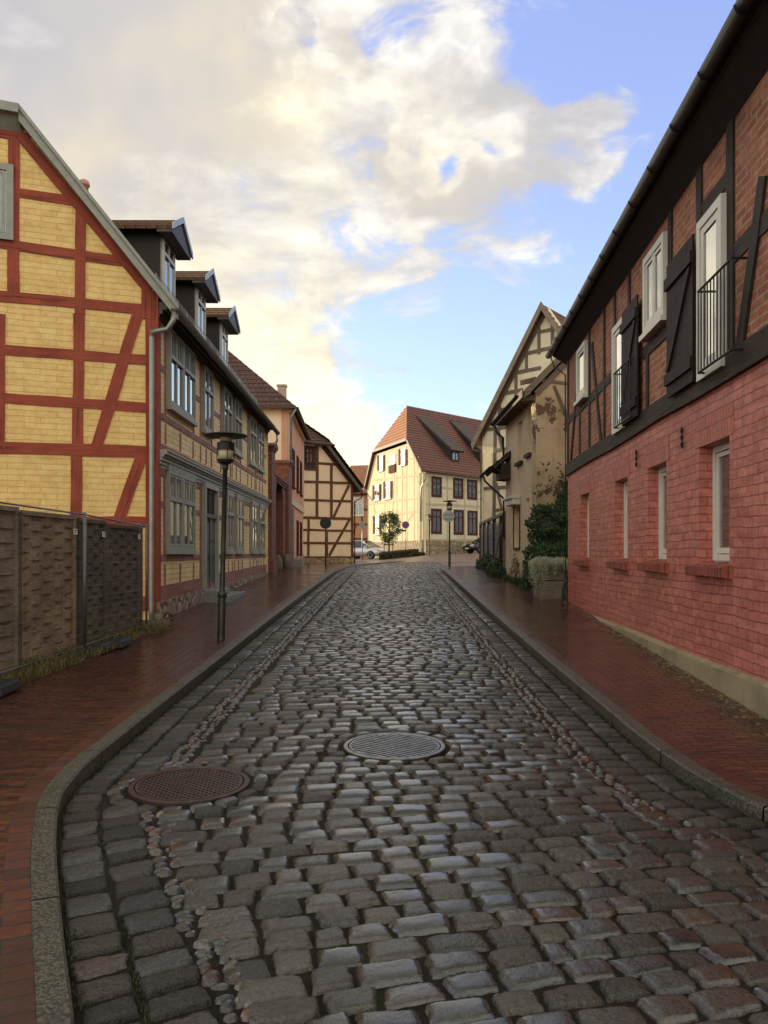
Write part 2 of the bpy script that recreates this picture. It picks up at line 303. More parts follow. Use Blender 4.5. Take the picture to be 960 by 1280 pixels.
# ------------------------------------------------------------------ mesh builder
class MB:
    def __init__(s): s.v=[]; s.f=[]; s.m=[]; s.u={}
    def face(s, pts, mi=0, uv=None):
        i = len(s.v); s.v.extend([tuple(p) for p in pts]); s.f.append(tuple(range(i,i+len(pts)))); s.m.append(mi)
        if uv is not None: s.u[len(s.f)-1] = uv
    def hexa(s, a, b, mi=0):       # two quads (lists of 4), joined as a closed solid
        i = len(s.v); s.v.extend([tuple(p) for p in a]+[tuple(p) for p in b])
        for f in ((3,2,1,0),(4,5,6,7),(0,1,5,4),(1,2,6,5),(2,3,7,6),(3,0,4,7)):
            s.f.append(tuple(i+k for k in f)); s.m.append(mi)
    def box(s, x0,x1,y0,y1,z0,z1, mi=0):
        s.hexa([(x0,y0,z0),(x1,y0,z0),(x1,y1,z0),(x0,y1,z0)],[(x0,y0,z1),(x1,y0,z1),(x1,y1,z1),(x0,y1,z1)],mi)
    def tube(s, pts, r, n=8, mi=0, cap=True):
        pts = [Vector(p) for p in pts]; rings=[]
        rs = r if hasattr(r,'__len__') else [r]*len(pts)
        for k,p in enumerate(pts):
            d = (pts[min(k+1,len(pts)-1)]-pts[max(k-1,0)]).normalized()
            a = d.cross(Vector((0,0,1)));
            if a.length < .05: a = Vector((1,0,0))
            a.normalize(); b = d.cross(a)
            i = len(s.v); rings.append(i)
            for q in range(n):
                t = 2*math.pi*q/n; s.v.append(tuple(p + (a*math.cos(t)+b*math.sin(t))*rs[k]))
        for i,j in zip(rings, rings[1:]):
            for q in range(n):
                s.f.append((i+q,j+q,j+(q+1)%n,i+(q+1)%n)); s.m.append(mi)
        if cap:
            s.f.append(tuple(rings[0]+q for q in range(n))); s.m.append(mi)
            s.f.append(tuple(rings[-1]+q for q in reversed(range(n)))); s.m.append(mi)
    def lathe(s, cx, cy, prof, n=24, mi=0, tilt=None):
        rings=[]
        for r,z in prof:
            i=len(s.v); rings.append(i)
            for q in range(n):
                t=2*math.pi*q/n; s.v.append((cx+r*math.cos(t), cy+r*math.sin(t), z))
        for i,j in zip(rings, rings[1:]):
            for q in range(n):
                s.f.append((i+q,i+(q+1)%n,j+(q+1)%n,j+q)); s.m.append(mi)
        s.f.append(tuple(rings[0]+q for q in reversed(range(n)))); s.m.append(mi)
        s.f.append(tuple(rings[-1]+q for q in range(n))); s.m.append(mi)
def build(mb, name, mats, parent=None, base=None, smooth=False, bevel=0, uvs=True):
    if not isinstance(mats,(list,tuple)): mats=[mats]
    o0 = Vector(parent_base(parent)) if parent is not None else Vector(base or (0,0,0))
    V = np.array(mb.v, dtype=float) - np.array(o0)
    me = bpy.data.meshes.new(name); me.from_pydata(V.tolist(), [], mb.f)
    for m in mats: me.materials.append(M[m] if isinstance(m,str) else m)
    me.polygons.foreach_set('material_index', mb.m)
    if smooth: me.polygons.foreach_set('use_smooth', [True]*len(mb.f))
    if uvs:
        L = me.uv_layers.new(name='UVMap'); data = np.zeros(len(me.loops)*2)
        k = 0
        for pi,poly in enumerate(me.polygons):
            n = poly.normal
            if pi in mb.u:
                for q in mb.u[pi]: data[k]=q[0]; data[k+1]=q[1]; k+=2
                continue
            if abs(n.z) > .97: t = Vector((1,0,0)); b = Vector((0,1,0))
            else:
                t = Vector((-n.y, n.x, 0)).normalized(); b = n.cross(t)
                if b.z < 0: b = -b
            for vi in poly.vertices:
                p = Vector(mb.v[vi]); data[k]=p.dot(t); data[k+1]=p.dot(b); k+=2
        L.data.foreach_set('uv', data)
    me.update(); o = bpy.data.objects.new(name, me); C.objects.link(o)
    if parent is not None: o.parent = parent
    else: o.location = o0
    if bevel:
        md = o.modifiers.new('bevel','BEVEL'); md.width = bevel; md.segments = 2; md.limit_method='ANGLE'
    return o
BASES = {}
def parent_base(p):
    return BASES.get(p.name, (0,0,0))
def thing(name, label, cat, base, group=None):
    o = bpy.data.objects.new(name, None); C.objects.link(o); o.location = base; o.empty_display_size=.3
    o['label']=label; o['category']=cat
    if group: o['group']=group
    BASES[o.name] = tuple(base); return o
def part(mb, name, mats, parent, **kw):
    o = build(mb, name, mats, parent, **kw); BASES[o.name] = parent_base(parent); return o
def tag(o, label, cat, group=None):
    o['label']=label; o['category']=cat
    if group: o['group']=group
    return o
def structure(o, kind='structure'): o['kind']=kind; return o

# ------------------------------------------------------------------ walls
class Wall:
    def __init__(s, o, d, n):
        s.o = Vector((o[0],o[1])); s.d = Vector(d).normalized(); nn = Vector(n)
        p = Vector((-s.d.y, s.d.x)); s.n = p if p.dot(nn) > 0 else -p
    def P(s, a, z, out=0):
        q = s.o + s.d*a + s.n*out; return Vector((q.x,q.y,z))
    def px(s, u, v, out=0):     # point of this wall seen at a place measured in the photograph
        k = (u-480)/F; o = s.o + s.n*out
        # (o.x + d.x t) = k (o.y + d.y t)
        t = (k*o.y - o.x)/(s.d.x - k*s.d.y); y = o.y + s.d.y*t
        return t, EYE + (HZ-v)*y/F
    def g(s, a): p = s.o+s.d*a; return gz(p.x,p.y)
def crop(ox,oy,sc): return lambda x,y: (ox+x/sc, oy+y/sc)

def beam(mb, W, p, q, w, out=.02, th=None, mi=0, wob=.006, back=-.02):
    a = Vector((p[0],p[1])); b = Vector((q[0],q[1])); L=(b-a).length
    if L < .02: return
    d=(b-a)/L; n=Vector((-d.y,d.x)); k=max(1,min(10,int(L/.5)))
    prev=None; f0=len(mb.f); p0=W.P(a.x,a.y,0); du=(W.P(b.x,b.y,0)-p0).normalized(); dn=Vector((W.n.x,W.n.y,0)); dc=du.cross(dn); sh=R(0,50)
    for i in range(k+1):
        c = a+d*(L*i/k); hw = w/2*(1+R(-.06,.06)); off=R(-wob,wob) if 0<i<k else 0
        l = c+n*(hw+off); r = c-n*(hw-off)
        ring=[W.P(l.x,l.y,back),W.P(r.x,r.y,back),W.P(r.x,r.y,out+R(-.002,.002)),W.P(l.x,l.y,out+R(-.002,.002))]
        if prev: mb.hexa(prev, ring, mi)
        prev=ring
    for fi in range(f0,len(mb.f)):
        mb.u[fi]=[((Vector(mb.v[v])-p0).dot(du)+sh,(Vector(mb.v[v])-p0).dot(dc)+(Vector(mb.v[v])-p0).dot(dn)+sh) for v in mb.f[fi]]
def bx(mb, W, a0,a1,z0,z1,o0,o1, mi=0):
    mb.hexa([W.P(a0,z0,o0),W.P(a1,z0,o0),W.P(a1,z1,o0),W.P(a0,z1,o0)],[W.P(a0,z0,o1),W.P(a1,z0,o1),W.P(a1,z1,o1),W.P(a0,z1,o1)],mi)
def wallpoly(mb, W, pts, mi=0, th=.3):
    f=[W.P(a,z,0) for a,z in pts]; b=[W.P(a,z,-th) for a,z in pts]
    mb.face(f,mi); mb.face(b[::-1],mi)
    for i in range(len(pts)):
        j=(i+1)%len(pts); mb.face([f[i],b[i],b[j],f[j]],mi)
def wallgrid(mb, W, a0,a1,zlo,zhi, holes, depth=.15, mi=0, step=1.0):
    A = sorted(set([a0,a1]+[h[0] for h in holes]+[h[1] for h in holes])); Z = sorted(set([zlo,zhi]+[h[2] for h in holes]+[h[3] for h in holes]))
    for i in range(len(A)-1):
        for j in range(len(Z)-1):
            ca=(A[i]+A[i+1])/2; cz=(Z[j]+Z[j+1])/2
            if any(h[0]<ca<h[1] and h[2]<cz<h[3] for h in holes): continue
            mb.face([W.P(A[i],Z[j]),W.P(A[i+1],Z[j]),W.P(A[i+1],Z[j+1]),W.P(A[i],Z[j+1])],mi)
    for h in holes:
        c=[(h[0],h[2]),(h[1],h[2]),(h[1],h[3]),(h[0],h[3])]
        for k in range(4):
            p,q=c[k],c[(k+1)%4]; mb.face([W.P(*p),W.P(*q),W.P(*q,-depth),W.P(*p,-depth)],mi)

def window(parent, W, a0,a1,z0,z1, out=.0, fmat='white', fw=.06, proud=.05, cols=2, transom=None, muntin=.03, curtain='curtain', cur='sides', sill=None, hood=None, glass='glass', open_leaf=None, top_cols=None, name='window'):
    if a0>a1: a0,a1=a1,a0
    mb=MB(); o=out
    bx(mb,W,a0+.01,a1-.01,z0+.01,z1-.01,o-.012,o+.003,1)                       # near-black sheet, darkness of the unlit interior put into its colour
    bx(mb,W,a0,a0+fw,z0,z1,o-.01,o+proud); bx(mb,W,a1-fw,a1,z0,z1,o-.01,o+proud)
    bx(mb,W,a0+fw,a1-fw,z1-fw,z1,o-.01,o+proud-.002); bx(mb,W,a0+fw,a1-fw,z0,z0+fw,o-.01,o+proud-.002)
    zt = z0+(z1-z0)*transom if transom else None
    if zt: bx(mb,W,a0+fw,a1-fw,zt-.035,zt+.035,o-.01,o+proud+.012)
    n=cols
    for i in range(1,n):
        c=a0+(a1-a0)*i/n; bx(mb,W,c-.032,c+.032,z0+fw,z1-fw,o-.01,o+proud-.008)
    # casement sashes
    for i in range(n):
        s0=a0+fw+(a1-a0-2*fw)*i/n; s1=a0+fw+(a1-a0-2*fw)*(i+1)/n
        for zz0,zz1,tcol in ([(z0+fw,(zt or z1-fw),1)]+([(zt,z1-fw,top_cols or 1)] if zt else [])):
            m_=muntin
            bx(mb,W,s0+.02,s0+.02+m_,zz0+.01,zz1-.01,o,o+proud-.015); bx(mb,W,s1-.02-m_,s1-.02,zz0+.01,zz1-.01,o,o+proud-.015)
            bx(mb,W,s0+.02+m_,s1-.02-m_,zz0+.01,zz0+.01+m_*1.3,o,o+proud-.016); bx(mb,W,s0+.02+m_,s1-.02-m_,zz1-.01-m_,zz1-.01,o,o+proud-.016)
            for k in range(1,tcol):
                c=s0+(s1-s0)*k/tcol; bx(mb,W,c-.011,c+.011,zz0+.02,zz1-.02,o+.004,o+proud-.018)
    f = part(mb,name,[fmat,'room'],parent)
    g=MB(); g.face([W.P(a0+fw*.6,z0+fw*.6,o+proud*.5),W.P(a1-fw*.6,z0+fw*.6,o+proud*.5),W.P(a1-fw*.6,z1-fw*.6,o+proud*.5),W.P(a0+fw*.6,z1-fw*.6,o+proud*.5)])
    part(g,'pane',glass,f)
    if curtain:
        c=MB(); w=a1-a0-2*fw
        spans={'sides':[(0,.42),(.62,1)],'full':[(0,1)],'left':[(0,.45)],'right':[(.6,1)],'stripes':[(0,.18),(.3,.47),(.55,.7),(.83,1)]}[cur]
        for s0,s1 in spans:
            k=max(4,int((s1-s0)*w/.035)); prev=None
            for i in range(k+1):
                a=a0+fw+w*(s0+(s1-s0)*i/k); oo=o+.010+.0035*math.sin(i*1.9)
                cur_=(W.P(a,z0+fw,oo),W.P(a,z1-fw,oo))
                if prev: c.face([prev[0],cur_[0],cur_[1],prev[1]])
                prev=cur_
        part(c,'curtain',curtain,f)
    if sill:
        s_=MB(); bx(s_,W,a0-.04,a1+.04,z0-.07,z0-.001,o-.01,o+sill); part(s_,'sill',fmat,f)
    if hood:
        s_=MB(); bx(s_,W,a0-.03,a1+.03,z1+.001,z1+.09,o-.01,o+hood); part(s_,'lintel_board',fmat,f)
    return f

def roofpoly(mb, pts, course=.28, lip=.025, th=.07, mi=0, mu=None):
    P=[Vector(p) for p in pts]; n=(P[1]-P[0]).cross(P[2]-P[0]).normalized()
    if n.z<0: n=-n; P=P[::-1]
    t=Vector((n.y,-n.x,0)).normalized(); b=n.cross(t)
    if b.z<0: b=-b
    o=P[0]; Q=[((p-o).dot(t),(p-o).dot(b)) for p in P]
    lo=min(q[1] for q in Q); hi=max(q[1] for q in Q); k=0; y=lo
    def clip(poly,yv,keep):
        out=[]
        for i in range(len(poly)):
            a,c=poly[i],poly[(i+1)%len(poly)]; ia=(a[1]>=yv-1e-9) if keep>0 else (a[1]<=yv+1e-9); ic=(c[1]>=yv-1e-9) if keep>0 else (c[1]<=yv+1e-9)
            if ia: out.append(a)
            if ia!=ic:
                f=(yv-a[1])/(c[1]-a[1]); out.append((a[0]+f*(c[0]-a[0]),yv))
        return out
    while y<hi-1e-4:
        y2=min(y+course,hi); poly=clip(clip(Q,y,1),y2,-1)
        if len(poly)>=3:
            w=lambda q,e: o+t*q[0]+b*q[1]+n*e
            mb.face([w(q,lip*(1-(q[1]-y)/course)+.002) for q in poly],mi,[(q[0],q[1]-lo) for q in poly])
            low=sorted([q for q in poly if abs(q[1]-y)<1e-5])
            if len(low)>=2:
                a,c=low[0],low[-1]; mb.face([w(a,-.0),w(c,-.0),w(c,lip+.002),w(a,lip+.002)],mi,[(a[0],0),(c[0],0),(c[0],.03),(a[0],.03)])
        y=y2
    bot=[p-n*th for p in P]; mb.face(bot[::-1],mi if mu is None else mu)
    for i in range(len(P)):
        j=(i+1)%len(P); mb.face([P[i],bot[i],bot[j],P[j]],mi if mu is None else mu)
def V3(p,z=None): return Vector((p[0],p[1],z if z is not None else p[2]))

# ================================================================== SETTING
def ribbon(name, ys, xa, xb, zoff, mat, nx=6, zf=gz, mi=None, skirt=0):
    v=[];f=[]; 
    for y in ys:
        a,b=xa(y),xb(y)
        for i in range(nx+1):
            x=a+(b-a)*i/nx; v.append((x,y,zf(x,y)+zoff))
    for j in range(len(ys)-1):
        for i in range(nx):
            k=j*(nx+1)+i; f.append((k,k+1,k+nx+2,k+nx+1))
    mb=MB(); mb.v=v; mb.f=f; mb.m=[0]*len(f); return mb
def frange(a,b,s):
    out=[];x=a
    while x<b-1e-6: out.append(x); x+=s
    out.append(b); return out
# terrain sheet
mb=MB(); xs=[-900,-300,-100,-40,-20,-12,-8,-5,-3,-1,1,3,5,8,12,20,40,100,300,900]; ys=[-300,-60,-20,-6]+frange(0,70,2)+[80,100,150,400,1500]
mb.v=[(x,y,gz(x,y)-.06) for y in ys for x in xs]; n=len(xs)
mb.f=[(j*n+i,j*n+i+1,(j+1)*n+i+1,(j+1)*n+i) for j in range(len(ys)-1) for i in range(n-1)]; mb.m=[0]*len(mb.f)
structure(build(mb,'ground','dirt'))
# road bed
o=structure(build(ribbon('x',frange(-6,48,.5),lambda y:XL(y)-.1,lambda y:XR(y)+.1,-.0195,'soil',10,rz),'road_bed','soil'))
# crossing street beyond the crest
structure(build(ribbon('x',frange(34.6,140,1.2),lambda y:-60 if y>46 else XL(y)-.05,lambda y:60,.008 ,'plaza',40),'side_street','plaza'))

# pavement / kerb edges with offset normals
def edge(tab_f, ys, off):
    out=[]
    for y in ys:
        d=Vector((tab_f(y+.15)-tab_f(y-.15),.3)).normalized(); n=Vector((d.y,-d.x)); out.append((tab_f(y)+n.x*off, y+n.y*off))
    return out
def kh(y): return .03+.07*ss((y-3)/3)     # kerb height, lowered near the corner
ysk = frange(-6,5,.12)+frange(5.12,12,.4)[0:]+frange(12.5,50,.75); ysk=sorted(set(round(y,3) for y in ysk))
def kerb(name, fn, sgn, ymax, label=None):
    ys=[y for y in ysk if y<=ymax]; a=edge(fn,ys,0); b=edge(fn,ys,sgn*.118); mb=MB()
    acc=0; prev=None
    for i in range(len(ys)-1):
        seg=(Vector(a[i+1])-Vector(a[i])).length; acc+=seg
        gap = .012 if acc>1.05 else 0
        if gap: acc=0
        A0,B0=Vector(a[i]),Vector(b[i]); A1,B1=Vector(a[i+1]),Vector(b[i+1])
        if gap: A1=A1+(A0-A1).normalized()*gap; B1=B1+(B0-B1).normalized()*gap
        z0=gz(0,ys[i])+kh(ys[i]); z1=gz(0,ys[i+1])+kh(ys[i+1]); e=.014
        T=lambda p,z:(p.x,p.y,z)
        a0=A0.lerp(B0,.1);a1=A1.lerp(B1,.1);b0=A0.lerp(B0,1);b1=A1.lerp(B1,1)
        mb.face([T(a0,z0),T(b0,z0),T(b1,z1),T(a1,z1)] if sgn>0 else [T(b0,z0),T(a0,z0),T(a1,z1),T(b1,z1)])
        mb.face([T(A0,z0-e),T(a0,z0),T(a1,z1),T(A1,z1-e)])
        mb.face([T(A0,z0-.2),T(A0,z0-e),T(A1,z1-e),T(A1,z1-.2)])
        if gap: mb.face([T(A1,z1-.2),T(A1,z1-e),T(B1,z1-e),T(B1,z1-.2)])
    o=structure(build(mb,name,'kerb')); return o
kerb('kerb',XL,-1,50); kerb('kerb',XR,1,38)
def pave(name, fn, sgn, ymax, xfar, mat='pave', edgew=.12):
    ys=[y for y in ysk if y<=ymax]; a=edge(fn,ys,sgn*.118); e=edge(fn,ys,sgn*(.118+edgew)); mb=MB(); s=0
    for i in range(len(ys)-1):
        z=lambda p,q:(p[0],p[1],gz(p[0],p[1])+kh(ys[q])-.006)
        L=(Vector(a[i+1])-Vector(a[i])).length
        mb.face([z(a[i],i),z(e[i],i),z(e[i+1],i+1),z(a[i+1],i+1)],1,[(0,s),(.2,s),(.2,s+L),(0,s+L)]); s+=L
        n=8
        for k in range(n):
            def q(j,t):
                x=e[j][0]+(xfar-e[j][0])*t; y=e[j][1]; return (x,y,gz(x,y)+kh(ys[j])-.006+.02*min(1,abs(x-e[j][0])/1.8))
            mb.face([q(i,k/n),q(i,(k+1)/n),q(i+1,(k+1)/n),q(i+1,k/n)])
    return structure(build(mb,name,[mat,'pave_edge']))
pave('pavement_left',XL,-1,49,-9.0); pave('pavement_right',XR,1,37,9.0)

# ---- setts -------------------------------------------------
MH = [(.078,6.23,.385),(-1.26,5.37,.385)]
class Setts:
    def __init__(s): s.V=[]; s.F=[]; s.C=[]; s.nv=0
    def stone(s, cx, cy, lx, ly, ang, h, col, kind, n=4, pebble=False, tap=0, sink=0, dome=None):
        g=np.linspace(-1,1,n+1); X,Y=np.meshgrid(g,g); X=X.ravel(); Y=Y.ravel()
        p = 2.0 if pebble else rng.uniform(4.0,6.5)
        # round the outline a little
        g1=np.sign(X)*np.abs(X)**.62; g2=np.sign(Y)*np.abs(Y)**.62; X,Y=(X,Y) if pebble else (g1,g2)
        Xr = X*np.sqrt(np.maximum(0,1-(.5 if pebble else .06)*Y*Y)); Yr=Y*np.sqrt(np.maximum(0,1-(.5 if pebble else .10)*X*X))
        dx=Xr*lx/2*(1+tap*Y); dy=Yr*ly/2*(1+rng.uniform(-.06,.06)*X)
        if not pebble:
            j=rng.uniform(-.05,.05,4); dx=dx+ j[0]*ly*Y*0+ j[1]*lx*X*Y; dy=dy+j[2]*ly*X + j[3]*ly*X*Y
        if n>=6: 
            fr=rng.uniform(5,9); ph=rng.uniform(0,6,2); dx=dx+.003*np.sin(fr*Y+ph[0]); dy=dy+.003*np.sin(fr*X+ph[1])
        cap=(1-np.abs(X)**(p+3))*(1-np.abs(Y)**p) if not pebble else np.maximum(0,1-X*X)*np.maximum(0,1-Y*Y)
        zz=h*np.power(np.maximum(cap,0),.5 if pebble else .30)+(0 if pebble else .004*(1-X*X)*(1-Y*Y))
        tl=rng.normal(0,.018,2) if not pebble else (0,0); zz=zz+ (tl[0]*dx+tl[1]*dy)
        zz = zz-.024-sink
        if n>=6 and not pebble: zz = zz + rng.normal(0,.0012,zz.shape)*(cap>.02)
        ca,sa=math.cos(ang),math.sin(ang)
        wx=cx+dx*ca-dy*sa; wy=cy+dx*sa+dy*ca
        base=rz(cx,cy); zx=(rz(cx+.1,cy)-rz(cx-.1,cy))/.2; zy=(rz(cx,cy+.1)-rz(cx,cy-.1))/.2
        wz=base+zx*(wx-cx)+zy*(wy-cy)+zz
        s.V.append(np.stack([wx,wy,wz],1)); m=n+1
        i,j=np.meshgrid(np.arange(n),np.arange(n)); k=(j*m+i).ravel()+s.nv
        s.F.append(np.stack([k,k+1,k+m+1,k+m],1)); s.nv+=m*m
        s.C.append(np.tile(np.array([*col,kind]),(m*m,1)))
    def finish(s,name,mat):
        V=np.concatenate(s.V); Fc=np.concatenate(s.F); Cc=np.concatenate(s.C)
        me=bpy.data.meshes.new(name); me.vertices.add(len(V)); me.vertices.foreach_set('co',V.ravel())
        me.loops.add(Fc.size); me.loops.foreach_set('vertex_index',Fc.ravel()); me.polygons.add(len(Fc))
        me.polygons.foreach_set('loop_start',np.arange(len(Fc))*4); me.polygons.foreach_set('loop_total',np.full(len(Fc),4))
        me.polygons.foreach_set('use_smooth',np.ones(len(Fc),dtype=bool)); me.update(); me.validate()
        a=me.color_attributes.new('col','FLOAT_COLOR','POINT'); a.data.foreach_set('color',Cc.ravel().astype(np.float32))
        me.materials.append(M[mat]); o=bpy.data.objects.new(name,me); C.objects.link(o); return o
def stone_col(x=0):
    r=rng.random(); w=ss((x-.6)/1.5)       # browner stones towards the right-hand gutter
    if r<.42: c=(.080,.070,.048); k=rng.uniform(.5,1)
    elif r<.70: c=(.056,.056,.050); k=rng.uniform(0,.35)
    elif r<.88: c=(.076,.064,.047); k=rng.uniform(0,.6)
    elif r<.96: c=(.080,.062,.052); k=rng.uniform(0,.4)
    else: c=(.072,.044,.028); k=rng.uniform(0,.4)
    if rng.random()<.4*w: c=(.062,.040,.024); k=rng.uniform(0,.4)
    f=rng.uniform(.25,.75); return (c[0]*f,c[1]*f,c[2]*f),k
S=Setts()
def res(y): return 10 if y<4.6 else (8 if y<8 else (6 if y<14 else 4))
def near_mh(x,y,pad): return any((x-a)**2+(y-b)**2<(r+pad)**2 for a,b,r in MH)
y=.3; row=0
GL, GR = .66, .62           # gutter strip widths (setts + pebbles)
while y<47:
    pitch=rng.uniform(.14,.18) if y<28 else .19
    x=interp([(0,-.5),(30,-.3)],y)-4
    skew=.34*max(0,1-y/10.5)
    xl=XL(y)+GL if y<37 else XL(y)+.1; xr=min(XR(y)-GR, 7) if y<33 else min(XR(y)-.1,7)
    x=xl+rng.uniform(-.03,.03)
    while x<xr-.05:
        lx=rng.uniform(.16,.27) if y<28 else rng.uniform(.18,.26)
        if rng.random()<.06: lx*=.65
        if x+lx>xr+.02: lx=max(.09,xr-x)
        cx=x+lx/2; cy=y+skew*(cx-.3)+.02*math.sin(cx*1.7+y*.8)+rng.normal(0,.005)
        if not near_mh(cx,cy,.125):
            c,k=stone_col(cx); k*=.35+.65*min(1,abs(cx-.05)/1.2); S.stone(cx,cy,lx-.007,pitch-.019,math.atan(skew)+rng.normal(0,.03),rng.uniform(.028,.037),c,k,res(y),tap=rng.uniform(-.06,.06),sink=abs(rng.normal(0,.005)))
        x+=lx
    y+=pitch; row+=1
# longitudinal gutter courses along both kerbs
for side,fn,ymax in ((1,XL,38),(-1,XR,33.5)):
    for c0,wd in ((.118,.215),(.345,.225)):
        y=1.2
        while y<ymax:
            ly=rng.uniform(.135,.20); cy=y+ly/2; cx=fn(cy)+side*c0*1.0
            d=(fn(cy+.1)-fn(cy-.1))/.2; cx=fn(cy)+side*c0*math.sqrt(1+d*d)
            if not near_mh(cx,cy,.1):
                c,k=stone_col(); S.stone(cx,cy,wd-.004+rng.normal(0,.008),(ly-.010)/math.sqrt(1+d*d)**.0,-math.atan(d)+.0+rng.normal(0,.03),rng.uniform(.030,.038),[v*.85 for v in c],min(1,k+.35),res(cy),tap=rng.uniform(-.05,.05),sink=.008)
            y+=ly
    y=1.2
    while y<ymax:
        st=rng.uniform(.055,.085)
        for q in (.49,.575):
            cy=y+rng.normal(0,.018); d=(fn(cy+.1)-fn(cy-.1))/.2; cx=fn(cy)+side*(q+rng.normal(0,.013))*math.sqrt(1+d*d)
            if near_mh(cx,cy,.05): continue
            r=rng.random(); col=(.085,.065,.042) if r<.45 else ((.10,.045,.025) if r<.65 else ((.05,.05,.04) if r<.94 else (.16,.13,.09)))
            f=rng.uniform(.25,.8); S.stone(cx,cy,rng.uniform(.06,.115),st*rng.uniform(.8,1.35),rng.normal(0,.35),rng.uniform(.028,.042),[v*f for v in col],rng.uniform(0,.25),5 if y<10 else 3,pebble=True,sink=rng.uniform(.002,.014))
        y+=st
# rings of setts laid round each manhole
for a,b,r in MH:
    n=17
    for i in range(n):
        t=2*math.pi*(i+.5)/n+.1; c,k=stone_col()
        px_,py_=a+(r+.075)*math.cos(t),b+(r+.075)*math.sin(t)
        S.stone(px_,py_,.155*rng.uniform(.8,1),.11*rng.uniform(.8,1.1),t+math.pi/2,rng.uniform(.03,.042),c,k,6,sink=.004)
structure(S.finish('road','setts'))

# ---- manhole covers
def manhole(label, cx, cy, r, mat, kind):
    z=rz(cx,cy); t=thing('manhole_cover',label,'manhole cover',(cx,cy,z),'manhole covers in the cobbles')
    sy=.0332
    def lathe_tilt(mb,prof,n=56):
        s=len(mb.v); mb.lathe(cx,cy,prof,n)
        for i in range(s,len(mb.v)):
            x,y,zz=mb.v[i]; mb.v[i]=(x,y,zz+z+(y-cy)*sy)
    f=MB(); lathe_tilt(f,[(r,-.04),(r,.004),(r-.006,.008),(r-.034,.008),(r-.038,.0),(r-.038,-.04)]); part(f,'frame',mat,t,smooth=False)
    p=MB(); lathe_tilt(p,[(r-.037,-.04),(r-.037,-.012),(0.01,-.012)]); part(p,'plate','cover_gap',t)
    q=MB(); R0=r-.044
    lathe_tilt(q,[(R0,-.03),(R0,.007),(R0-.018,.007),(R0-.018,-.02)])
    def bar(ang,off,w,h0=.0145,brk=0):
        L=math.sqrt(max(0,(R0-.012)**2-off**2)); 
        if L<.02: return
        d=Vector((math.cos(ang),math.sin(ang))); n=Vector((-d.y,d.x)); segs=[(-L,L)]
        if brk:
            segs=[]; a=-L
            while a<L: b=min(L,a+brk); segs.append((a,b-.008)); a=b
        for a,b in segs:
            if b-a<.01: continue
            c=[Vector((cx,cy))+n*(off-w/2)+d*a,Vector((cx,cy))+n*(off-w/2)+d*b,Vector((cx,cy))+n*(off+w/2)+d*b,Vector((cx,cy))+n*(off+w/2)+d*a]
            Z=lambda p,e:(p.x,p.y,z+e+(p.y-cy)*sy)
            q.hexa([Z(p,-.02) for p in c],[Z(p,h0-.009) for p in c])
    if kind=='ribs':
        for i in range(-8,9): bar(-.62,i*.042,.021,.016)
        bar(-.62+math.pi/2,.13,.008,.012); bar(-.62+math.pi/2,-.13,.008,.012)
    else:
        for i in range(-9,10): bar(.9,i*.036,.016,.013); bar(.9+math.pi/2,i*.036,.016,.0128)
    part(q,'tread_ribs',mat,t)
manhole('pale worn round manhole cover with diagonal ribs in the middle of the road',*MH[0],'cover_light','ribs')
manhole('dark rusty round manhole cover with square grid beside the left gutter',*MH[1],'cover_dark','grid')

# ================================================================== SHARED THINGS
def downpipe(parent, pts, r=.045, mat='zincpipe', name='downpipe', joints=True):
    mb=MB(); mb.tube(pts,r,10); 
    a,b=Vector(pts[-2]),Vector(pts[-1]); L=(b-a).length
    for k in range(1,int(L/1.1)+1):
        p=a+(b-a)*(k*1.1/L) if k*1.1<L else None
        if p: mb.tube([p-(b-a).normalized()*.02,p+(b-a).normalized()*.02],r*1.22,10)
    return part(mb,name,mat,parent,smooth=True)
def gutter(parent, A, B, r, mat, name='gutter'):
    A=Vector(A);B=Vector(B); d=(B-A).normalized(); s=d.cross(Vector((0,0,1))).normalized(); mb=MB(); n=9; rings=[]
    for P in (A,B):
        i=len(mb.v); rings.append(i)
        for k in range(n):
            t=math.pi+math.pi*k/(n-1); mb.v.append(tuple(P+s*math.cos(t)*r+Vector((0,0,1))*math.sin(t)*r))
        for k in range(n):
            t=math.pi+math.pi*k/(n-1); mb.v.append(tuple(P+s*math.cos(t)*(r-.006)+Vector((0,0,1))*math.sin(t)*(r-.006)))
    for k in range(n-1):
        i,j=rings; mb.f.append((i+k,j+k,j+k+1,i+k+1)); mb.m.append(0); mb.f.append((i+n+k,i+n+k+1,j+n+k+1,j+n+k)); mb.m.append(0)
    for i in rings:
        mb.f.append(tuple(i+k for k in range(n))); mb.m.append(0)
    L=(B-A).length; k=.6
    while k<L:
        P=A+d*k; pts=[P+s*math.cos(math.pi+math.pi*q/8)*(r+.004)+Vector((0,0,1))*math.sin(math.pi+math.pi*q/8)*(r+.004) for q in range(9)]
        mb.tube(pts,.004,5); k+=.9
    return part(mb,name,mat,parent,smooth=True)
def shell(parent, pts, z0, z1, mat, name='wall'):     # plain walls following a footprint
    mb=MB()
    for a,b in zip(pts,pts[1:]): mb.face([(a[0],a[1],z0),(b[0],b[1],z0),(b[0],b[1],z1),(a[0],a[1],z1)])
    return part(mb,name,mat,parent)

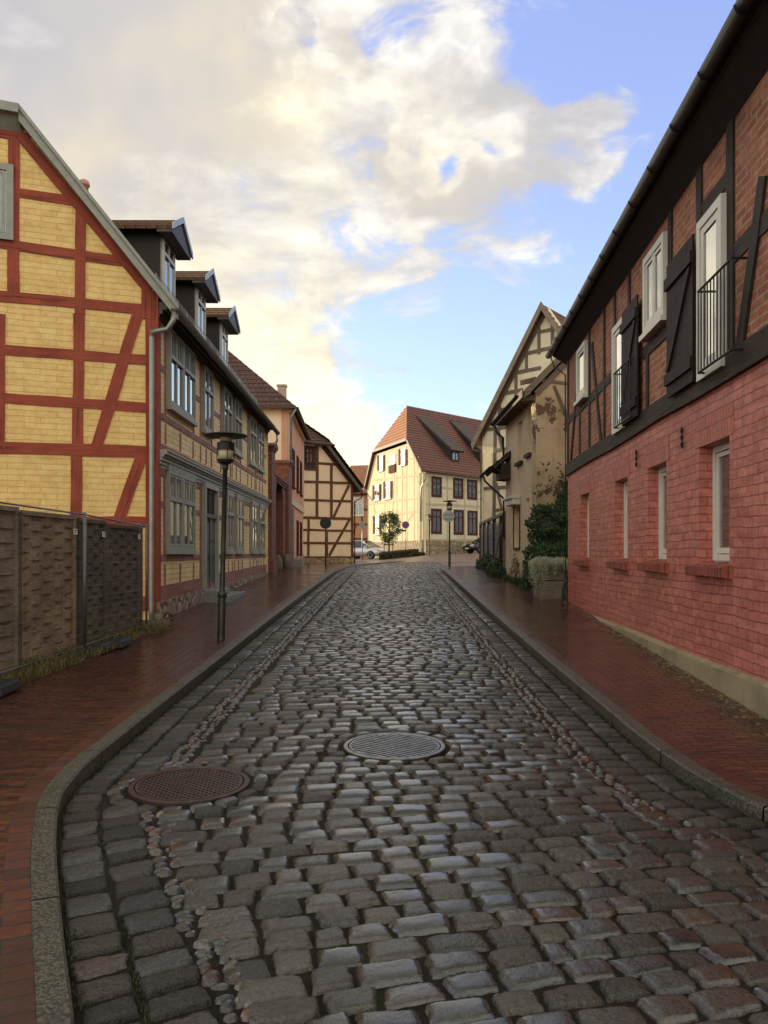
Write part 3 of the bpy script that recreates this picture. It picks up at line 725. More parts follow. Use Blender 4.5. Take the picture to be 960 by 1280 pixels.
# ================================================================== YELLOW HOUSE (left)
SC=.929
def sc(x,y,z): return (x*SC,y*SC,EYE+(z-EYE)*SC)
Cx,Cy=-3.83,13.94; Ex,Ey=-3.90,27.5
YG=Wall((Cx,Cy),(-.93,-.368),(0,-1)); YF=Wall((Cx,Cy),(Ex-Cx,Ey-Cy),(1,0)); LF=math.hypot(Ex-Cx,Ey-Cy)
H=thing('half_timbered_house','yellow half-timbered house with dark red timbers and three roof dormers, behind the woven fence','house',(Cx,Cy,gz(Cx,Cy)))
ez0=YF.px(218,378,.35)[1]; ez1=YF.px(341,537,.35)[1]; ez=(ez0+ez1)/2+.02
ov=.33
c1=crop(0,80,4); c2=crop(0,400,4)
hip_a,hip_z=YG.px(28,150)
sl=(hip_z-ez)/(hip_a+ov)
wall_top=ez+.05+ov*sl
hip_z-=.1
Lg=8.2
mb=MB(); wallpoly(mb,YG,[(0,.2),(0,wall_top),(hip_a,hip_z),(Lg-hip_a,hip_z),(Lg,wall_top),(Lg,.2)]); part(mb,'gable_wall','yellow',H)
mb=MB(); wallpoly(mb,YF,[(0.0,.3),(LF,.5),(LF,wall_top),(0.0,wall_top)],th=.25); part(mb,'front_wall','yellow_front',H)
# back shell so that the house is closed
bl=YG.P(Lg,0); fe=YF.P(LF,0); bk=Vector((fe.x+YG.d.x*Lg,fe.y+YG.d.y*Lg,0)); shell(H,[(bl.x,bl.y),(bk.x,bk.y),(fe.x,fe.y)],.2,wall_top,'yellow_front','back_wall')
# gable timbers
tb=MB()
def gb(c,x0,y0,x1,y1,wpx,W=YG,mb_=None,sc_=4,out=.018,wob=.008):
    p=W.px(*c(x0,y0)); q=W.px(*c(x1,y1)); mid=W.P((p[0]+q[0])/2,0); w=wpx/sc_*mid.y/F
    beam(mb_ if mb_ is not None else tb,W,p,q,w,out,wob=wob)
for a in [(c1,70,370,68,1160,54,),(c1,100,645,395,690,46),(c1,-260,860,640,990,50),(c1,405,700,400,1250,50),(c1,-260,1135,790,1235,54),(c2,-260,130,745,200,50),(c2,395,-30,388,635,54),(c2,-260,370,745,440,50),(c2,-260,630,745,660,60),(c2,382,680,380,1300,52),(c2,-260,1010,750,1010,56),
          (c1,690,1240,683,1255,10),(c1,-260,300,150,372,50),(c1,-190,360,-200,1150,54)]:
    gb(*a)
gb(c2,694,-44,480,640,54,out=.022); gb(c2,707,682,590,1010,54,out=.022); gb(c2,0,-30,-4,640,50)
# rafter pair under the verge and corner post
beam(tb,YG,(.12,wall_top-.10),(hip_a+.02,hip_z-.16),.17,.024); beam(tb,YG,(.14,YG.px(190,392)[1]-.1),(.14,wall_top-.1),.22,.026)
beam(tb,YG,(.09,.9),(.09,YG.px(190,392)[1]-.1),.18,.020)
beam(tb,YG,(Lg-.12,wall_top-.12),(Lg-hip_a,hip_z-.15),.17,.024)
beam(tb,YG,(0,.86),(Lg,.95),.25,.023)
beam(tb,YG,(Lg-.1,.8),(Lg-.1,wall_top),.18,.021)
part(tb,'gable_timber_frame','redtimber',H)
# gable window at the left
a_r,zt=YG.px(17,208); _,zb=YG.px(17,302)
window(H,YG,a_r,a_r+1.1,zb,zt,out=.02,fmat='greypaint',fw=.1,proud=.05,cols=2,curtain=None,muntin=.05)
# front timbers
corn_fix=-.13; tf=MB(); fz=lambda u,v:YF.px(u,v)
d1=crop(190,370,6); d2=crop(190,550,6)
base0=YF.px(200,751)[1]; base1=YF.px(331,714)[1]
beam(tf,YF,(0,base0+.12),(LF,base1+.10),.26,.03)
corn=YF.px(203,566)[1]-.12
zsl=YF.px(*d2(200,848))[1]; zsu=YF.px(*d1(200,935))[1]-.02
beam(tf,YF,(.1,zsl-.08),(LF,zsl-.08),.11,.016); beam(tf,YF,(.1,zsu-.1),(LF,zsu-.1),.11,.016)
beam(tf,YF,(.1,corn-.22),(LF,corn-.22),.12,.016); beam(tf,YF,(.1,corn+.2),(LF,corn+.2),.12,.016)
beam(tf,YF,(.1,ez-.02),(LF,ez-.02),.12,.016)
WU=[(208,240,2),(251.5,263,1),(276.5,287,1),(290.5,299.5,1),(310,318,1),(320.5,327.5,1)]
WL=[(207,240.5,2),(281.5,289.3,1),(293.5,302,1),(312.8,320.2,1),(322.8,329,1)]
zu0=YF.px(240,532)[1]+.05; zu1=ez-.10
zl0=(YF.px(207,691)[1]+YF.px(327,688)[1])/2; zl1=YF.px(207,585)[1]-.02
door=(251.5,268)
def post(mb,a,z0,z1,w=.095,out=.014): beam(mb,YF,(a,z0),(a,z1),w,out)
occU=[];occL=[]
for (lst,occ) in ((WU,occU),(WL,occL)):
    for u0,u1,_ in lst: occ.append((YF.px(u0,600)[0],YF.px(u1,600)[0]))
dr=(YF.px(door[0],600)[0],YF.px(door[1],600)[0]); 
for a0,a1 in occU:
    for a in (a0-.11,a1+.11): post(tf,a,zsu-.1,zu1+.1)
    post(tf,(a0+a1)/2,corn+.3,zsu-.2,.085); post(tf,a0-.08,corn+.3,zsu-.2,.085); post(tf,a1+.08,corn+.3,zsu-.2,.085)
for a0,a1 in occL:
    for a in (a0-.11,a1+.11): post(tf,a,zsl-.1,zl1+.05)
    post(tf,(a0+a1)/2,base0+.2,zsl-.2,.085); post(tf,a0-.08,base0+.2,zsl-.2,.085); post(tf,a1+.08,base0+.2,zsl-.2,.085)
post(tf,dr[0]-.09,base0,zl1+.1,.14); post(tf,dr[1]+.12,base0,zl1+.1,.14)
# short rails between windows
def gaps(occ,extra=[]):
    o=sorted(occ+extra); g=[(.12,o[0][0]-.12)]+[(a[1]+.12,b[0]-.12) for a,b in zip(o,o[1:])]+[(o[-1][1]+.12,LF)]
    return [x for x in g if x[1]-x[0]>.12]
for a,b in gaps(occU): beam(tf,YF,(a,(zu0+zu1)/2-.1),(b,(zu0+zu1)/2-.1),.11,.012)
for a,b in gaps(occL,[dr]): beam(tf,YF,(a,(zl0+zl1)/2+.08),(b,(zl0+zl1)/2+.08),.11,.012)
part(tf,'front_timber_frame','faded',H)
tp=MB(); bx(tp,YF,-.02,.16,base0-.02,wall_top-.05,-.02,.034); part(tp,'corner_post','redtimber',H)
# plinth of field stones
mb=MB(); wallpoly(mb,YF,[(-.02,0),(LF,0),(LF,base1-.02),(-.02,base0-.01)],th=.1)
for i in range(len(mb.v)): mb.v[i]=tuple(Vector(mb.v[i])+Vector((YF.n.x,YF.n.y,0))*.06)
part(mb,'stone_plinth','fieldstone',H)
# cornice between storeys: stepped profile
co=MB()
for z0,z1,o1 in ((-.16,-.10,.03),(-.10,-.04,.05),(-.04,.02,.08),(.02,.06,.11),(.06,.11,.16),(.11,.14,.18)): bx(co,YF,.06,LF+.02,corn+z0,corn+z1,-.01,o1)
part(co,'cornice','greypaint',H)
# windows
for i,(u0,u1,n) in enumerate(WU):
    a0,a1=YF.px(u0,600)[0],YF.px(u1,600)[0]
    if n==2:
        m=(a0+a1)/2
        window(H,YF,a0,m-.012,zu0,zu1,out=.01,fmat='greypaint',fw=.06,proud=.07,cols=2,transom=.64,curtain='curtain',cur='sides',sill=.10,hood=.04,glass='glass_bright',top_cols=2,muntin=.035)
        window(H,YF,m+.012,a1,zu0,zu1,out=.01,fmat='greypaint',fw=.06,proud=.07,cols=2,transom=.64,curtain='curtain_dim',cur='right',sill=.10,hood=.04,glass='glass_bright',top_cols=2,muntin=.035)
    else: window(H,YF,a0,a1,zu0,zu1,out=.01,fmat='greypaint',fw=.06,proud=.07,cols=2,transom=.64,curtain='curtain',cur='full' if i%2 else 'sides',sill=.10,hood=.04,top_cols=1,muntin=.035)
for i,(u0,u1,n) in enumerate(WL):
    a0,a1=YF.px(u0,600)[0],YF.px(u1,600)[0]
    if n==2:
        m=(a0+a1)/2
        for q0,q1 in ((a0,m-.012),(m+.012,a1)): window(H,YF,q0,q1,zl0,zl1,out=.01,fmat='greypaint',fw=.07,proud=.06,cols=2,transom=.64,curtain='curtain_dim',cur='stripes',sill=.08,hood=.06,top_cols=2,muntin=.035)
    else: window(H,YF,a0,a1,zl0,zl1,out=.01,fmat='greypaint',fw=.06,proud=.06,cols=2,transom=.64,curtain='curtain',cur='sides',sill=.08,hood=.05,muntin=.035)
# door with transom light, frame and steps
zd1=zl1+.02; zd0=YF.px(252,738)[1]
db=MB(); a0,a1=dr
bx(db,YF,a0-.02,a0+.09,zd0,zd1,-.01,.10); bx(db,YF,a1-.09,a1+.02,zd0,zd1,-.01,.10); bx(db,YF,a0+.09,a1-.09,zd1-.10,zd1,-.01,.10)
part(db,'door_frame','greypaint',H)
dl=MB(); zt=zd0+(zd1-zd0)*.70
bx(dl,YF,a0+.09,a1-.09,zd0,zt-.04,-.01,.02); bx(dl,YF,a0+.09,a1-.09,zt-.04,zt+.04,-.01,.08)
n=(a0+a1)/2
for q0,q1 in ((a0+.12,n-.04),(n+.04,a1-.12)):
    for z0,z1 in ((zd0+.12,zd0+.62),(zd0+.72,zt-.14)):
        for e in range(2): bx(dl,YF,q0+.04*e,q1-.04*e,z0+.04*e,z1-.04*e,.02,.03+.006*e)
bx(dl,YF,n-.03,n+.03,zd0,zt-.04,.02,.05); bx(dl,YF,a0+.09,a1-.09,zt+.04,zd1-.10,-.01,.015,1); bx(dl,YF,n-.015,n+.015,zt+.04,zd1-.10,.015,.04)
dd=part(dl,'door',['doorgreen','room'],H)
hm=MB(); hm.tube([YF.P(n+.06,zd0+1.05,.03),YF.P(n+.06,zd0+1.05,.09),YF.P(n+.17,zd0+1.05,.09)],.012,6); part(hm,'handle','iron',dd)
st=MB(); gd=YF.g((a0+a1)/2)+.1
bx(st,YF,a0-.25,a1+.5,gd-.05,gd+.12,.0,.62); bx(st,YF,a0-.05,a1+.1,gd+.12,zd0,.0,.34); part(st,'doorstep','granite_step',H,bevel=.01)
# roof
ov=.33
def yr(a_along,run,zb_=None): # point on the street slope: along front, horizontal run behind facade
    return YF.P(a_along,wall_top-.05+run*sl,-run)
ridge_run=4.1; zr=wall_top-.05+ridge_run*sl
rt=MB()
eN=YG.P(0,0,.18)  # near verge plane offset towards the camera
def gpt(run,off,z=None): # point at the gable end: run behind facade measured along gable
    p=YG.P(run,0,off); return Vector((p.x,p.y,wall_top-.05+run*sl if z is None else z))
fardir=Vector((YF.d.x,YF.d.y,0))
A0=gpt(-ov,.18); A1=gpt(hip_a+.05,.18); zr=ez+3.75*1.22; A2=Vector((-7.3,17.8,zr)); A3=Vector((-7.3,27.7,zr)); A4=gpt(-ov,0)+fardir*(LF+.15)
roofpoly(rt,[A0,A4,A3,A2,A1],course=.26)
B1=gpt(Lg-hip_a-.05,.18,A1.z)
roofpoly(rt,[A1,A2,B1],course=.26,mi=1)
D0=gpt(Lg+ov,.18,A0.z); D4=gpt(Lg+ov,0,A0.z)+fardir*(LF-1)
roofpoly(rt,[D0,B1,A2,A3,D4],course=.26)
part(rt,'roof',['browntile','orange_sunlit_tile'],H)
fw=MB(); wallpoly(fw,Wall((YF.P(LF,0).x,YF.P(LF,0).y),(-.93,-.368),(0,1)),[(0,1),(0,wall_top),(ridge_run,zr-.1),(Lg,wall_top),(Lg,1)],th=.2); part(fw,'far_gable_wall','yellow_front',H)
# verge boards
vb=MB()
def board(mb,p,q,h,t,nrm,mi=0):
    p=Vector(p);q=Vector(q);nrm=Vector(nrm).normalized(); up=Vector((0,0,1)); mb.hexa([p,q,q-up*h,p-up*h],[p+nrm*t,q+nrm*t,q+nrm*t-up*h,p+nrm*t-up*h],mi)
nn=(YG.n.x,YG.n.y,0)
board(vb,A0+Vector((0,0,.05)),A1+Vector((0,0,.05)),.22,.03,nn); board(vb,A0+Vector((0,0,.08)),A1+Vector((0,0,.08)),.08,.06,nn)
board(vb,A1+Vector((0,0,.06)),B1+Vector((0,0,.06)),.14,.10,nn)
# soffit under the verge
vb.face([A0-Vector((0,0,.1)),A1-Vector((0,0,.1)),gpt(hip_a+.05,-.01)-Vector((0,0,.1)),gpt(-ov,-.01)-Vector((0,0,.1))])
vb.face([A1-Vector((0,0,.08)),B1-Vector((0,0,.08)),gpt(Lg-hip_a,-.01,A1.z)-Vector((0,0,.3)),gpt(hip_a,-.01,A1.z)-Vector((0,0,.3))])
part(vb,'verge_board','greypaint',H)
# eaves box cornice and gutter
ev=MB(); ze=A0.z-.02
for z0,z1,o1 in ((-.28,-.22,.05),(-.22,-.15,.10),(-.15,-.08,.18),(-.08,-.02,.28)): bx(ev,YF,.0,LF+.1,ze+z0+.2,ze+z1+.2,-.01,o1)
part(ev,'eaves_cornice','greydark',H)
gutter(H,YF.P(-.15,ze+.03,ov+.02),YF.P(LF+.2,ze-.02,ov+.02),.075,'zinc')
pb=YF.P(-.1,0,.02); px0=YG.P(.06,0,.09)
downpipe(H,[YF.P(-.12,ze-.04,ov),YF.P(-.14,ze-.18,ov-.02),YF.P(-.16,ze-.33,.22),YG.P(.10,ze-.36,.10),YG.P(.09,ze-.46,.09),YG.P(.09,.75,.09),YG.P(.09,.55,.10)],.045)
downpipe(H,[YF.P(LF+.12,ze-.06,ov),YF.P(LF+.14,ze-.3,ov),YF.P(LF+.1,ze-.42,.25),YF.P(LF-.02,ze-.45,.08)],.04)
# snow guard
sg=MB()
g0=yr(1.0,.28); g1=yr(LF-.2,.28); up=Vector((0,0,1)); dv=(g1-g0); Ls=dv.length; dv.normalize()
for h in (.04,.26): sg.tube([g0+up*h,g1+up*h],.008,5)
k=0
while k<Ls: sg.tube([g0+dv*k+up*-.02,g0+dv*k+up*.26],.004 if int(k/.1)%8 else .01,4); k+=.1
part(sg,'snow_guard','galv',H)
# dormers
for Yd in (16.4,19.35,22.25):
    a=Yd-Cy; wd=.52; run=.45; zf0=wall_top-.05+run*sl-.05; zpk=EYE+(8.8-EYE)*SC; zea=zpk-.42
    dm=MB(); back=lambda z:(z-wall_top+.05)/1.2
    for s in (-1,1):
        dm.face([YF.P(a+s*wd,zf0,-run),YF.P(a+s*wd,zea+.05,-run),YF.P(a+s*wd,zea+.05,-back(zea+.05)-.1)],1)
    dm.face([YF.P(a-wd,zf0,-run),YF.P(a+wd,zf0,-run),YF.P(a+wd,zea+.12,-run),YF.P(a,zpk-.08,-run),YF.P(a-wd,zea+.12,-run)],0)
    D=part(dm,'dormer',['greypaint','cheek'],H)
    w=window(D,YF,a-wd+.08,a+wd-.08,zf0+.12,zea-.02,out=-run+.005,fmat='white_old',fw=.06,proud=.05,cols=2,transom=.68,curtain='curtain_dim',cur='sides',name='dormer_window')
    rf=MB(); oh=.30; sw=wd+.28; ze_=zpk-sw*.52
    for s in (-1,1):
        roofpoly(rf,[YF.P(a+s*sw,ze_,-run+oh),YF.P(a+s*sw,ze_,-back(ze_)-.3),YF.P(a,zpk,-back(zpk)-.3),YF.P(a,zpk,-run+oh)],course=.25,lip=.02,th=.05)
    rr=part(rf,'dormer_roof','mosstile',D)
    fb=MB()
    for s in (-1,1): board(fb,YF.P(a+s*(sw+.02),ze_+.06,-run+oh),YF.P(a,zpk+.07,-run+oh),.12,.03,(1,0,0))
    part(fb,'barge_board','lead',D)
    fs=MB(); fs.face([YF.P(a-sw+.02,ze_-.06,-run+oh-.01),YF.P(a+sw-.02,ze_-.06,-run+oh-.01),YF.P(a,zpk-.1,-run+oh-.01)])
    bx(fs,YF,a-sw+.03,a+sw-.03,ze_-.1,ze_-.05,-run,-run+oh-.01); part(fs,'dormer_soffit','greydark',D)
ch=MB(); p=YF.P(3.6,0,-2.5); zc=wall_top+2.5*1.12; ch.lathe(p.x,p.y,[(.09,zc-.3),(.09,zc+.45),(.12,zc+.46),(.12,zc+.5),(.10,zc+.56),(.04,zc+.6)],12); part(ch,'vent_pot','terracotta',H,smooth=True)

# ================================================================== BRICK GATE
c3=crop(320,520,6.4)
GW=Wall((Ex+.02,Ey+.1),(-3.85-Ex,33.35-Ey),(1,0)); LG=math.hypot(-3.85-Ex,33.35-Ey)-.1
T=thing('brick_gateway','red brick gateway with arched opening and two capped pillars between yellow and salmon houses','gateway',(Ex,Ey,gz(Ex,Ey)+.1))
def gp(x,y): return GW.px(*c3(x,y))
mb=MB(); a1,zt1=gp(125,300); p1=(0.05,gp(165,500)[0]-.0)
zP1=gp(130,290)[1]; zP2=gp(232,385)[1]; s2=gp(190,400)[0]; s3=gp(268,400)[0]
pl=MB(); bx(pl,GW,.05,1.0,.8,zP1-.85,-.45,.14); bx(pl,GW,.2,.95,zP1-.85,zP1-.05,-.4,.12); bx(pl,GW,.02,1.04,.8,1.5,-.45,.19)
for e in range(3): bx(pl,GW,.16-.03*e,.99+.03*e,zP1-.05+.05*e,zP1+.0+.05*e,-.44-.02*e,.15+.03*e)
P1=part(pl,'pillar','gatebrick',T)
cap=MB(); 
def dome(mb,W,a0,a1,z,o0,o1,h):
    n=6; prev=None
    for i in range(n+1):
        t=i/n; a=a0+(a1-a0)*t; zz=z+h*math.sin(math.pi*t)
        ring=[W.P(a,z,o0),W.P(a,z,o1),W.P(a,zz+.001,o1),W.P(a,zz+.001,o0)]
        if prev: mb.hexa(prev,ring)
        prev=ring
dome(cap,GW,.08,1.07,zP1+.10,-.48,.22,.16); part(cap,'pillar_cap','gatebrick',P1)
pl=MB(); sA=LG-1.05; bx(pl,GW,sA,LG-.05,.8,zP2-.05,-.42,.12); bx(pl,GW,sA-.04,LG-.02,.8,1.6,-.45,.18)
for e in range(3): bx(pl,GW,sA-.03*e,LG-.05+.02*e,zP2-.05+.05*e,zP2+.0+.05*e,-.44-.02*e,.13+.03*e)
P2=part(pl,'pillar','gatebrick',T); cap=MB(); dome(cap,GW,sA-.07,LG+.0,zP2+.10,-.48,.22,.14); part(cap,'pillar_cap','gatebrick',P2)
# arched wall
mb=MB(); aL,aR=1.0,sA; oa,ob=1.9,4.0; zs=gp(205,720)[1]; rad=(ob-oa)/2; cxa=(oa+ob)/2; topL=gp(185,480)[1]; topR=gp(262,545)[1]
N=14; arc=[(cxa-rad*math.cos(math.pi*i/N),zs+rad*.95*math.sin(math.pi*i/N)) for i in range(N+1)]
tz=lambda a:topL+(topR-topL)*(a-aL)/(aR-aL)
def strip(p,q,out,back):
    mb.hexa([GW.P(p[0],p[1],out),GW.P(q[0],q[1],out),GW.P(q[0],tz(q[0]),out),GW.P(p[0],tz(p[0]),out)],[GW.P(p[0],p[1],back),GW.P(q[0],q[1],back),GW.P(q[0],tz(q[0]),back),GW.P(p[0],tz(p[0]),back)])
strip((aL,.8),(oa,.8),0,-.35); strip((ob,.8),(aR,.8),0,-.35)
for p,q in zip(arc,arc[1:]): strip(p,q,0,-.35)
part(mb,'arch_wall','gatebrick',T)
mb=MB(); 
for e in range(3): mb.hexa([GW.P(aL,topL+.08*e-.3,0),GW.P(aR,topR+.08*e-.3,0),GW.P(aR,topR+.08*e-.22,0),GW.P(aL,topL+.08*e-.22,0)],[GW.P(aL,topL+.08*e-.3,.05+.04*e),GW.P(aR,topR+.08*e-.3,.05+.04*e),GW.P(aR,topR+.08*e-.22,.05+.04*e),GW.P(aL,topL+.08*e-.22,.05+.04*e)])
part(mb,'coping','gatebrick',T)
mb=MB(); bx(mb,GW,oa-.02,ob+.02,.9,zs+rad,-.36,-.30)
for k in range(8): bx(mb,GW,oa+k*.26,oa+k*.26+.24,.95,zs+rad*.9,-.30,-.285)
part(mb,'gate_door','maroon',T)
# guard stones at the foot of the arch
for a in (1.75,4.1):
    p=GW.P(a,0,.12); s=MB(); s.lathe(p.x,p.y,[(.16,gz(p.x,p.y)),(.15,gz(p.x,p.y)+.4),(.10,gz(p.x,p.y)+.62),(.04,gz(p.x,p.y)+.68)],10); part(s,'guard_stone','concrete',T,smooth=True)

# ================================================================== SALMON HOUSE
PF=Wall((-3.85,33.45),(-.28,8.85),(1,0)); LP=8.85; PS=Wall((-3.85,33.45),(-1,-.02),(0,-1))
T=thing('plastered_house','salmon plastered two-storey house with brown hipped roof beside the brick gateway','house',(-3.85,33.45,gz(-4,33.4)+.1))
ze1=PS.px(361,508)[1]; pw=8.5
mb=MB(); wallpoly(mb,PS,[(0,.6),(pw,.6),(pw,ze1),(0,ze1)]); part(mb,'side_wall','peach',T)
mb=MB(); wallpoly(mb,PF,[(0,.6),(LP,.6),(LP,ze1),(0,ze1)]); part(mb,'front_wall','pink',T)
fe=PF.P(LP,0); shell(T,[(fe.x,fe.y),(fe.x-pw,fe.y),(PS.P(pw,0).x,PS.P(pw,0).y)],.6,ze1,'peach','back_wall')
# trims: white bands, corner strip
bzp=GW.px(*c3(300,650))[1]; 
mb=MB(); zbnd=PF.px(370,632)[1]; bx(mb,PF,0,LP,zbnd-.13,zbnd+.13,-.01,.07); bx(mb,PF,.45,.6,zbnd+.13,ze1-.1,-.01,.05); bx(mb,PF,LP-.5,LP-.02,zbnd+.13,ze1-.1,-.01,.05); bx(mb,PF,0,LP,ze1-.22,ze1-.06,-.01,.12)
bx(mb,PS,0,pw,ze1-.14,ze1-.02,-.01,.1); bx(mb,PF,.5,.65,1.1,zbnd-.13,-.01,.04)
part(mb,'trim_band','pink_pale',T)
for a in (1.7,4.2,6.4):
    window(T,PF,a,a+1.0,zbnd+.7,zbnd+2.3,out=.0,fmat='maroon',fw=.07,proud=.05,cols=2,transom=.7,curtain='curtain_dim',cur='full',sill=.1)
    if a>2: window(T,PF,a,a+1.0,zbnd-2.2,zbnd-.65,out=.0,fmat='maroon',fw=.07,proud=.05,cols=2,transom=.7,curtain='curtain_dim',cur='full',sill=.1)
mb=MB(); bx(mb,PF,1.3,2.3,1.45,3.6,-.01,.04); dd=part(mb,'door','doorgreen',T); mb=MB(); bx(mb,PF,1.2,2.4,1.1,1.45,0,.45); bx(mb,PF,3.2,LP,1.0,1.5,-.01,.10); part(mb,'doorstep','granite_step',T)
p=Vector((-3.85,33.45,0)); q=Vector((fe.x,fe.y,0)); hr=4.2; zr=ze1+hr*.95; o_=.3
NE=Vector((p.x+o_,p.y-o_,ze1-.05)); FE=Vector((q.x+o_,q.y+o_,ze1-.05)); NW=Vector((p.x-pw-o_,p.y-o_,ze1-.05)); FW=Vector((q.x-pw-o_,q.y+o_,ze1-.05))
rn=Vector((p.x-hr,p.y+hr-1.2,zr)); rfp=Vector((q.x-hr,q.y-.3,zr))
mb=MB(); roofpoly(mb,[NE,FE,rfp,rn]); roofpoly(mb,[NW,NE,rn]); roofpoly(mb,[FW,NW,rn,rfp]); roofpoly(mb,[FE,FW,rfp]); part(mb,'roof','browntile',T)
gutter(T,NE+Vector((.05,0,-.02)),FE+Vector((.05,0,-.02)),.07,'zinc'); gutter(T,NW+Vector((0,-.05,-.02)),NE+Vector((0,-.05,-.02)),.07,'zinc')
downpipe(T,[NE+Vector((0,0,-.1)),(p.x+.1,p.y-.12,ze1-.5),(p.x+.08,p.y-.1,1.2)],.055)
mb=MB(); zc=ze1+.6; zt_=EYE+(HZ-481)*40.5/F; mb.box(p.x-1.35,p.x-.95,40.4,40.8,zc,zt_-.08); mb.box(p.x-1.39,p.x-.91,40.36,40.84,zt_-.08,zt_); part(mb,'chimney','chimney',T)

# ================================================================== CREAM TIMBERED HOUSE (left, far)
c4=crop(370,530,6.737)
TL=Wall((-4.2,43.0),(.851,.525),(1,-1)); 
T=thing('half_timbered_house','cream half-timbered gable house with brown beams beyond the salmon house, round sign before it','house',(-4.2,43,gz(-4.2,43)+.1))
aR=TL.px(*c4(480,600))[0]; zeR=TL.px(*c4(480,500))[1]; zb=TL.px(*c4(200,1125))[1]
ap_a,ap_z=TL.px(*c4(225,165)); slope=(ap_z-zeR)/(aR-ap_a)
LWd=2*(aR)+1.5; mid=aR-3.9; zapx=zeR+3.9*slope
mb=MB(); wallpoly(mb,TL,[(aR-7.8,1.0),(aR,1.0),(aR,zeR),(ap_a,ap_z),(aR-7.8+(aR-ap_a),ap_z),(aR-7.8,zeR)]); part(mb,'gable_wall','peach',T)
mb=MB(); wallpoly(mb,TL,[(aR-7.8,.9),(aR+.02,.9),(aR+.02,zb-.02),(aR-7.8,zb-.02)],th=.1)
for i in range(len(mb.v)): mb.v[i]=tuple(Vector(mb.v[i])+Vector((TL.n.x,TL.n.y,0))*.08)
part(mb,'stone_plinth','fieldstone_far',T)
bk=TL.P(aR,0,-9); bl=TL.P(aR-7.8,0,-9); a_=TL.P(aR,0); shell(T,[(a_.x,a_.y),(bk.x,bk.y),(bl.x,bl.y)],.9,zeR,'peach','back_wall')
tb=MB()
for x0,y0,x1,y1,w in [(-100,480,480,500,22),(-100,635,480,652,20),(-100,785,480,798,22),(-100,888,480,900,18),(-100,1000,480,1005,20),(175,330,345,342,20),(-100,1122,480,1122,16),
    (178,180,176,785,24),(298,345,296,785,24),(105,795,103,1120,20),(260,890,262,1120,16),(470,500,473,1120,22),(445,515,316,785,22),(455,795,278,1110,22),(60,380,178,385,20)]:
    p=TL.px(*c4(x0,y0)); q=TL.px(*c4(x1,y1)); beam(tb,TL,p,q,w/6.737*44/F,.03,wob=.01)
beam(tb,TL,(aR,zeR-.1),(ap_a,ap_z-.15),.22,.035)
part(tb,'timber_frame','browntimber',T)
a0,z1=TL.px(*c4(165,190)); a9,z0=TL.px(*c4(60,370)); mb=MB(); bx(mb,TL,a9-1.2,a0,z0,z1,-.01,.05); D=part(mb,'gable_boarding','cheek',T)
window(D,TL,TL.px(*c4(70,300))[0],TL.px(*c4(145,300))[0],TL.px(*c4(100,335))[1],TL.px(*c4(100,205))[1],out=.06,fmat='maroon',cols=2,transom=.7,curtain=None)
mb=MB(); up=Vector((0,0,1)); O=.35
def tlp(a,z,o): return TL.P(a,z,o)
sx=aR+.35; zxe=zeR-.35*slope
zk=ap_z+.05; ak=ap_a
roofpoly(mb,[tlp(sx,zxe,O),tlp(ak,zk,O),tlp(mid,zapx,-2.2),tlp(mid,zapx,-9),tlp(sx,zxe,-9)])
roofpoly(mb,[tlp(ak+.5,zk-.15,O+.1),tlp(mid,zapx,-2.2),tlp(2*mid-ak-.5,zk-.15,O+.1)])
roofpoly(mb,[tlp(2*mid-sx,zxe,O),tlp(2*mid-ak,zk,O),tlp(mid,zapx,-2.2),tlp(mid,zapx,-9),tlp(2*mid-sx,zxe,-9)])
part(mb,'roof','browntile',T)
mb=MB(); board(mb,tlp(sx,zxe+.06,O),tlp(ak,zk+.06,O),.24,.05,(TL.n.x,TL.n.y,0)); part(mb,'verge_board','greydark',T)
gutter(T,tlp(sx+.05,zxe-.02,O),tlp(sx+.05,zxe-.02,-9),.07,'zinc')
downpipe(T,[tlp(sx+.03,zxe-.1,O-.1),tlp(sx,zxe-.4,.3),tlp(aR+.06,zxe-.6,.08),tlp(aR+.06,1.2,.08)],.04,'browntimber')

# ================================================================== SMALL BRICK HOUSE (far)
SB=Wall((-5.2,80),(1,-.25),(0,-1)); T=thing('half_timbered_house','small orange brick half-timbered house with orange tiled roof, squeezed behind the silver car','house',(-3,79.5,gz(-3,79)))
w_=5.2; ze2=SB.px(445,616)[1]
mb=MB(); wallpoly(mb,SB,[(1.2,1),(w_,1),(w_,ze2),(1.2,ze2)]); part(mb,'wall','farbrick',T)
tb=MB()
for z in (1.6,3.1,4.5,5.9,ze2-.15): beam(tb,SB,(1.2,z),(w_,z),.2,.03)
for a in frange(1.3,w_,.95): beam(tb,SB,(a,1.2),(a,ze2),.16,.025)
for a in (1.6,3.2): beam(tb,SB,(a,1.7),(a+1,4.4),.16,.028)
part(tb,'timber_frame','browntimber',T)
a,z=SB.px(448,642); window(T,SB,a-.55,a+.55,z-.2,z+1.6,out=.03,fmat='white',cols=2,transom=.65,curtain='curtain_dim',cur='full',sill=.1)
mb=MB(); roofpoly(mb,[SB.P(1.0,ze2,.5),SB.P(w_+.3,ze2,.5),SB.P(w_+.3,ze2+3.0,-3.6),SB.P(1.0,ze2+3.0,-3.6)]); roofpoly(mb,[SB.P(1.0,ze2,-7.5),SB.P(w_+.3,ze2,-7.5),SB.P(w_+.3,ze2+3.0,-3.6),SB.P(1.0,ze2+3.0,-3.6)]); part(mb,'roof','orange_sunlit_tile',T)
gutter(T,SB.P(1.0,ze2-.05,.55),SB.P(w_+.3,ze2-.05,.55),.09,'zinc')
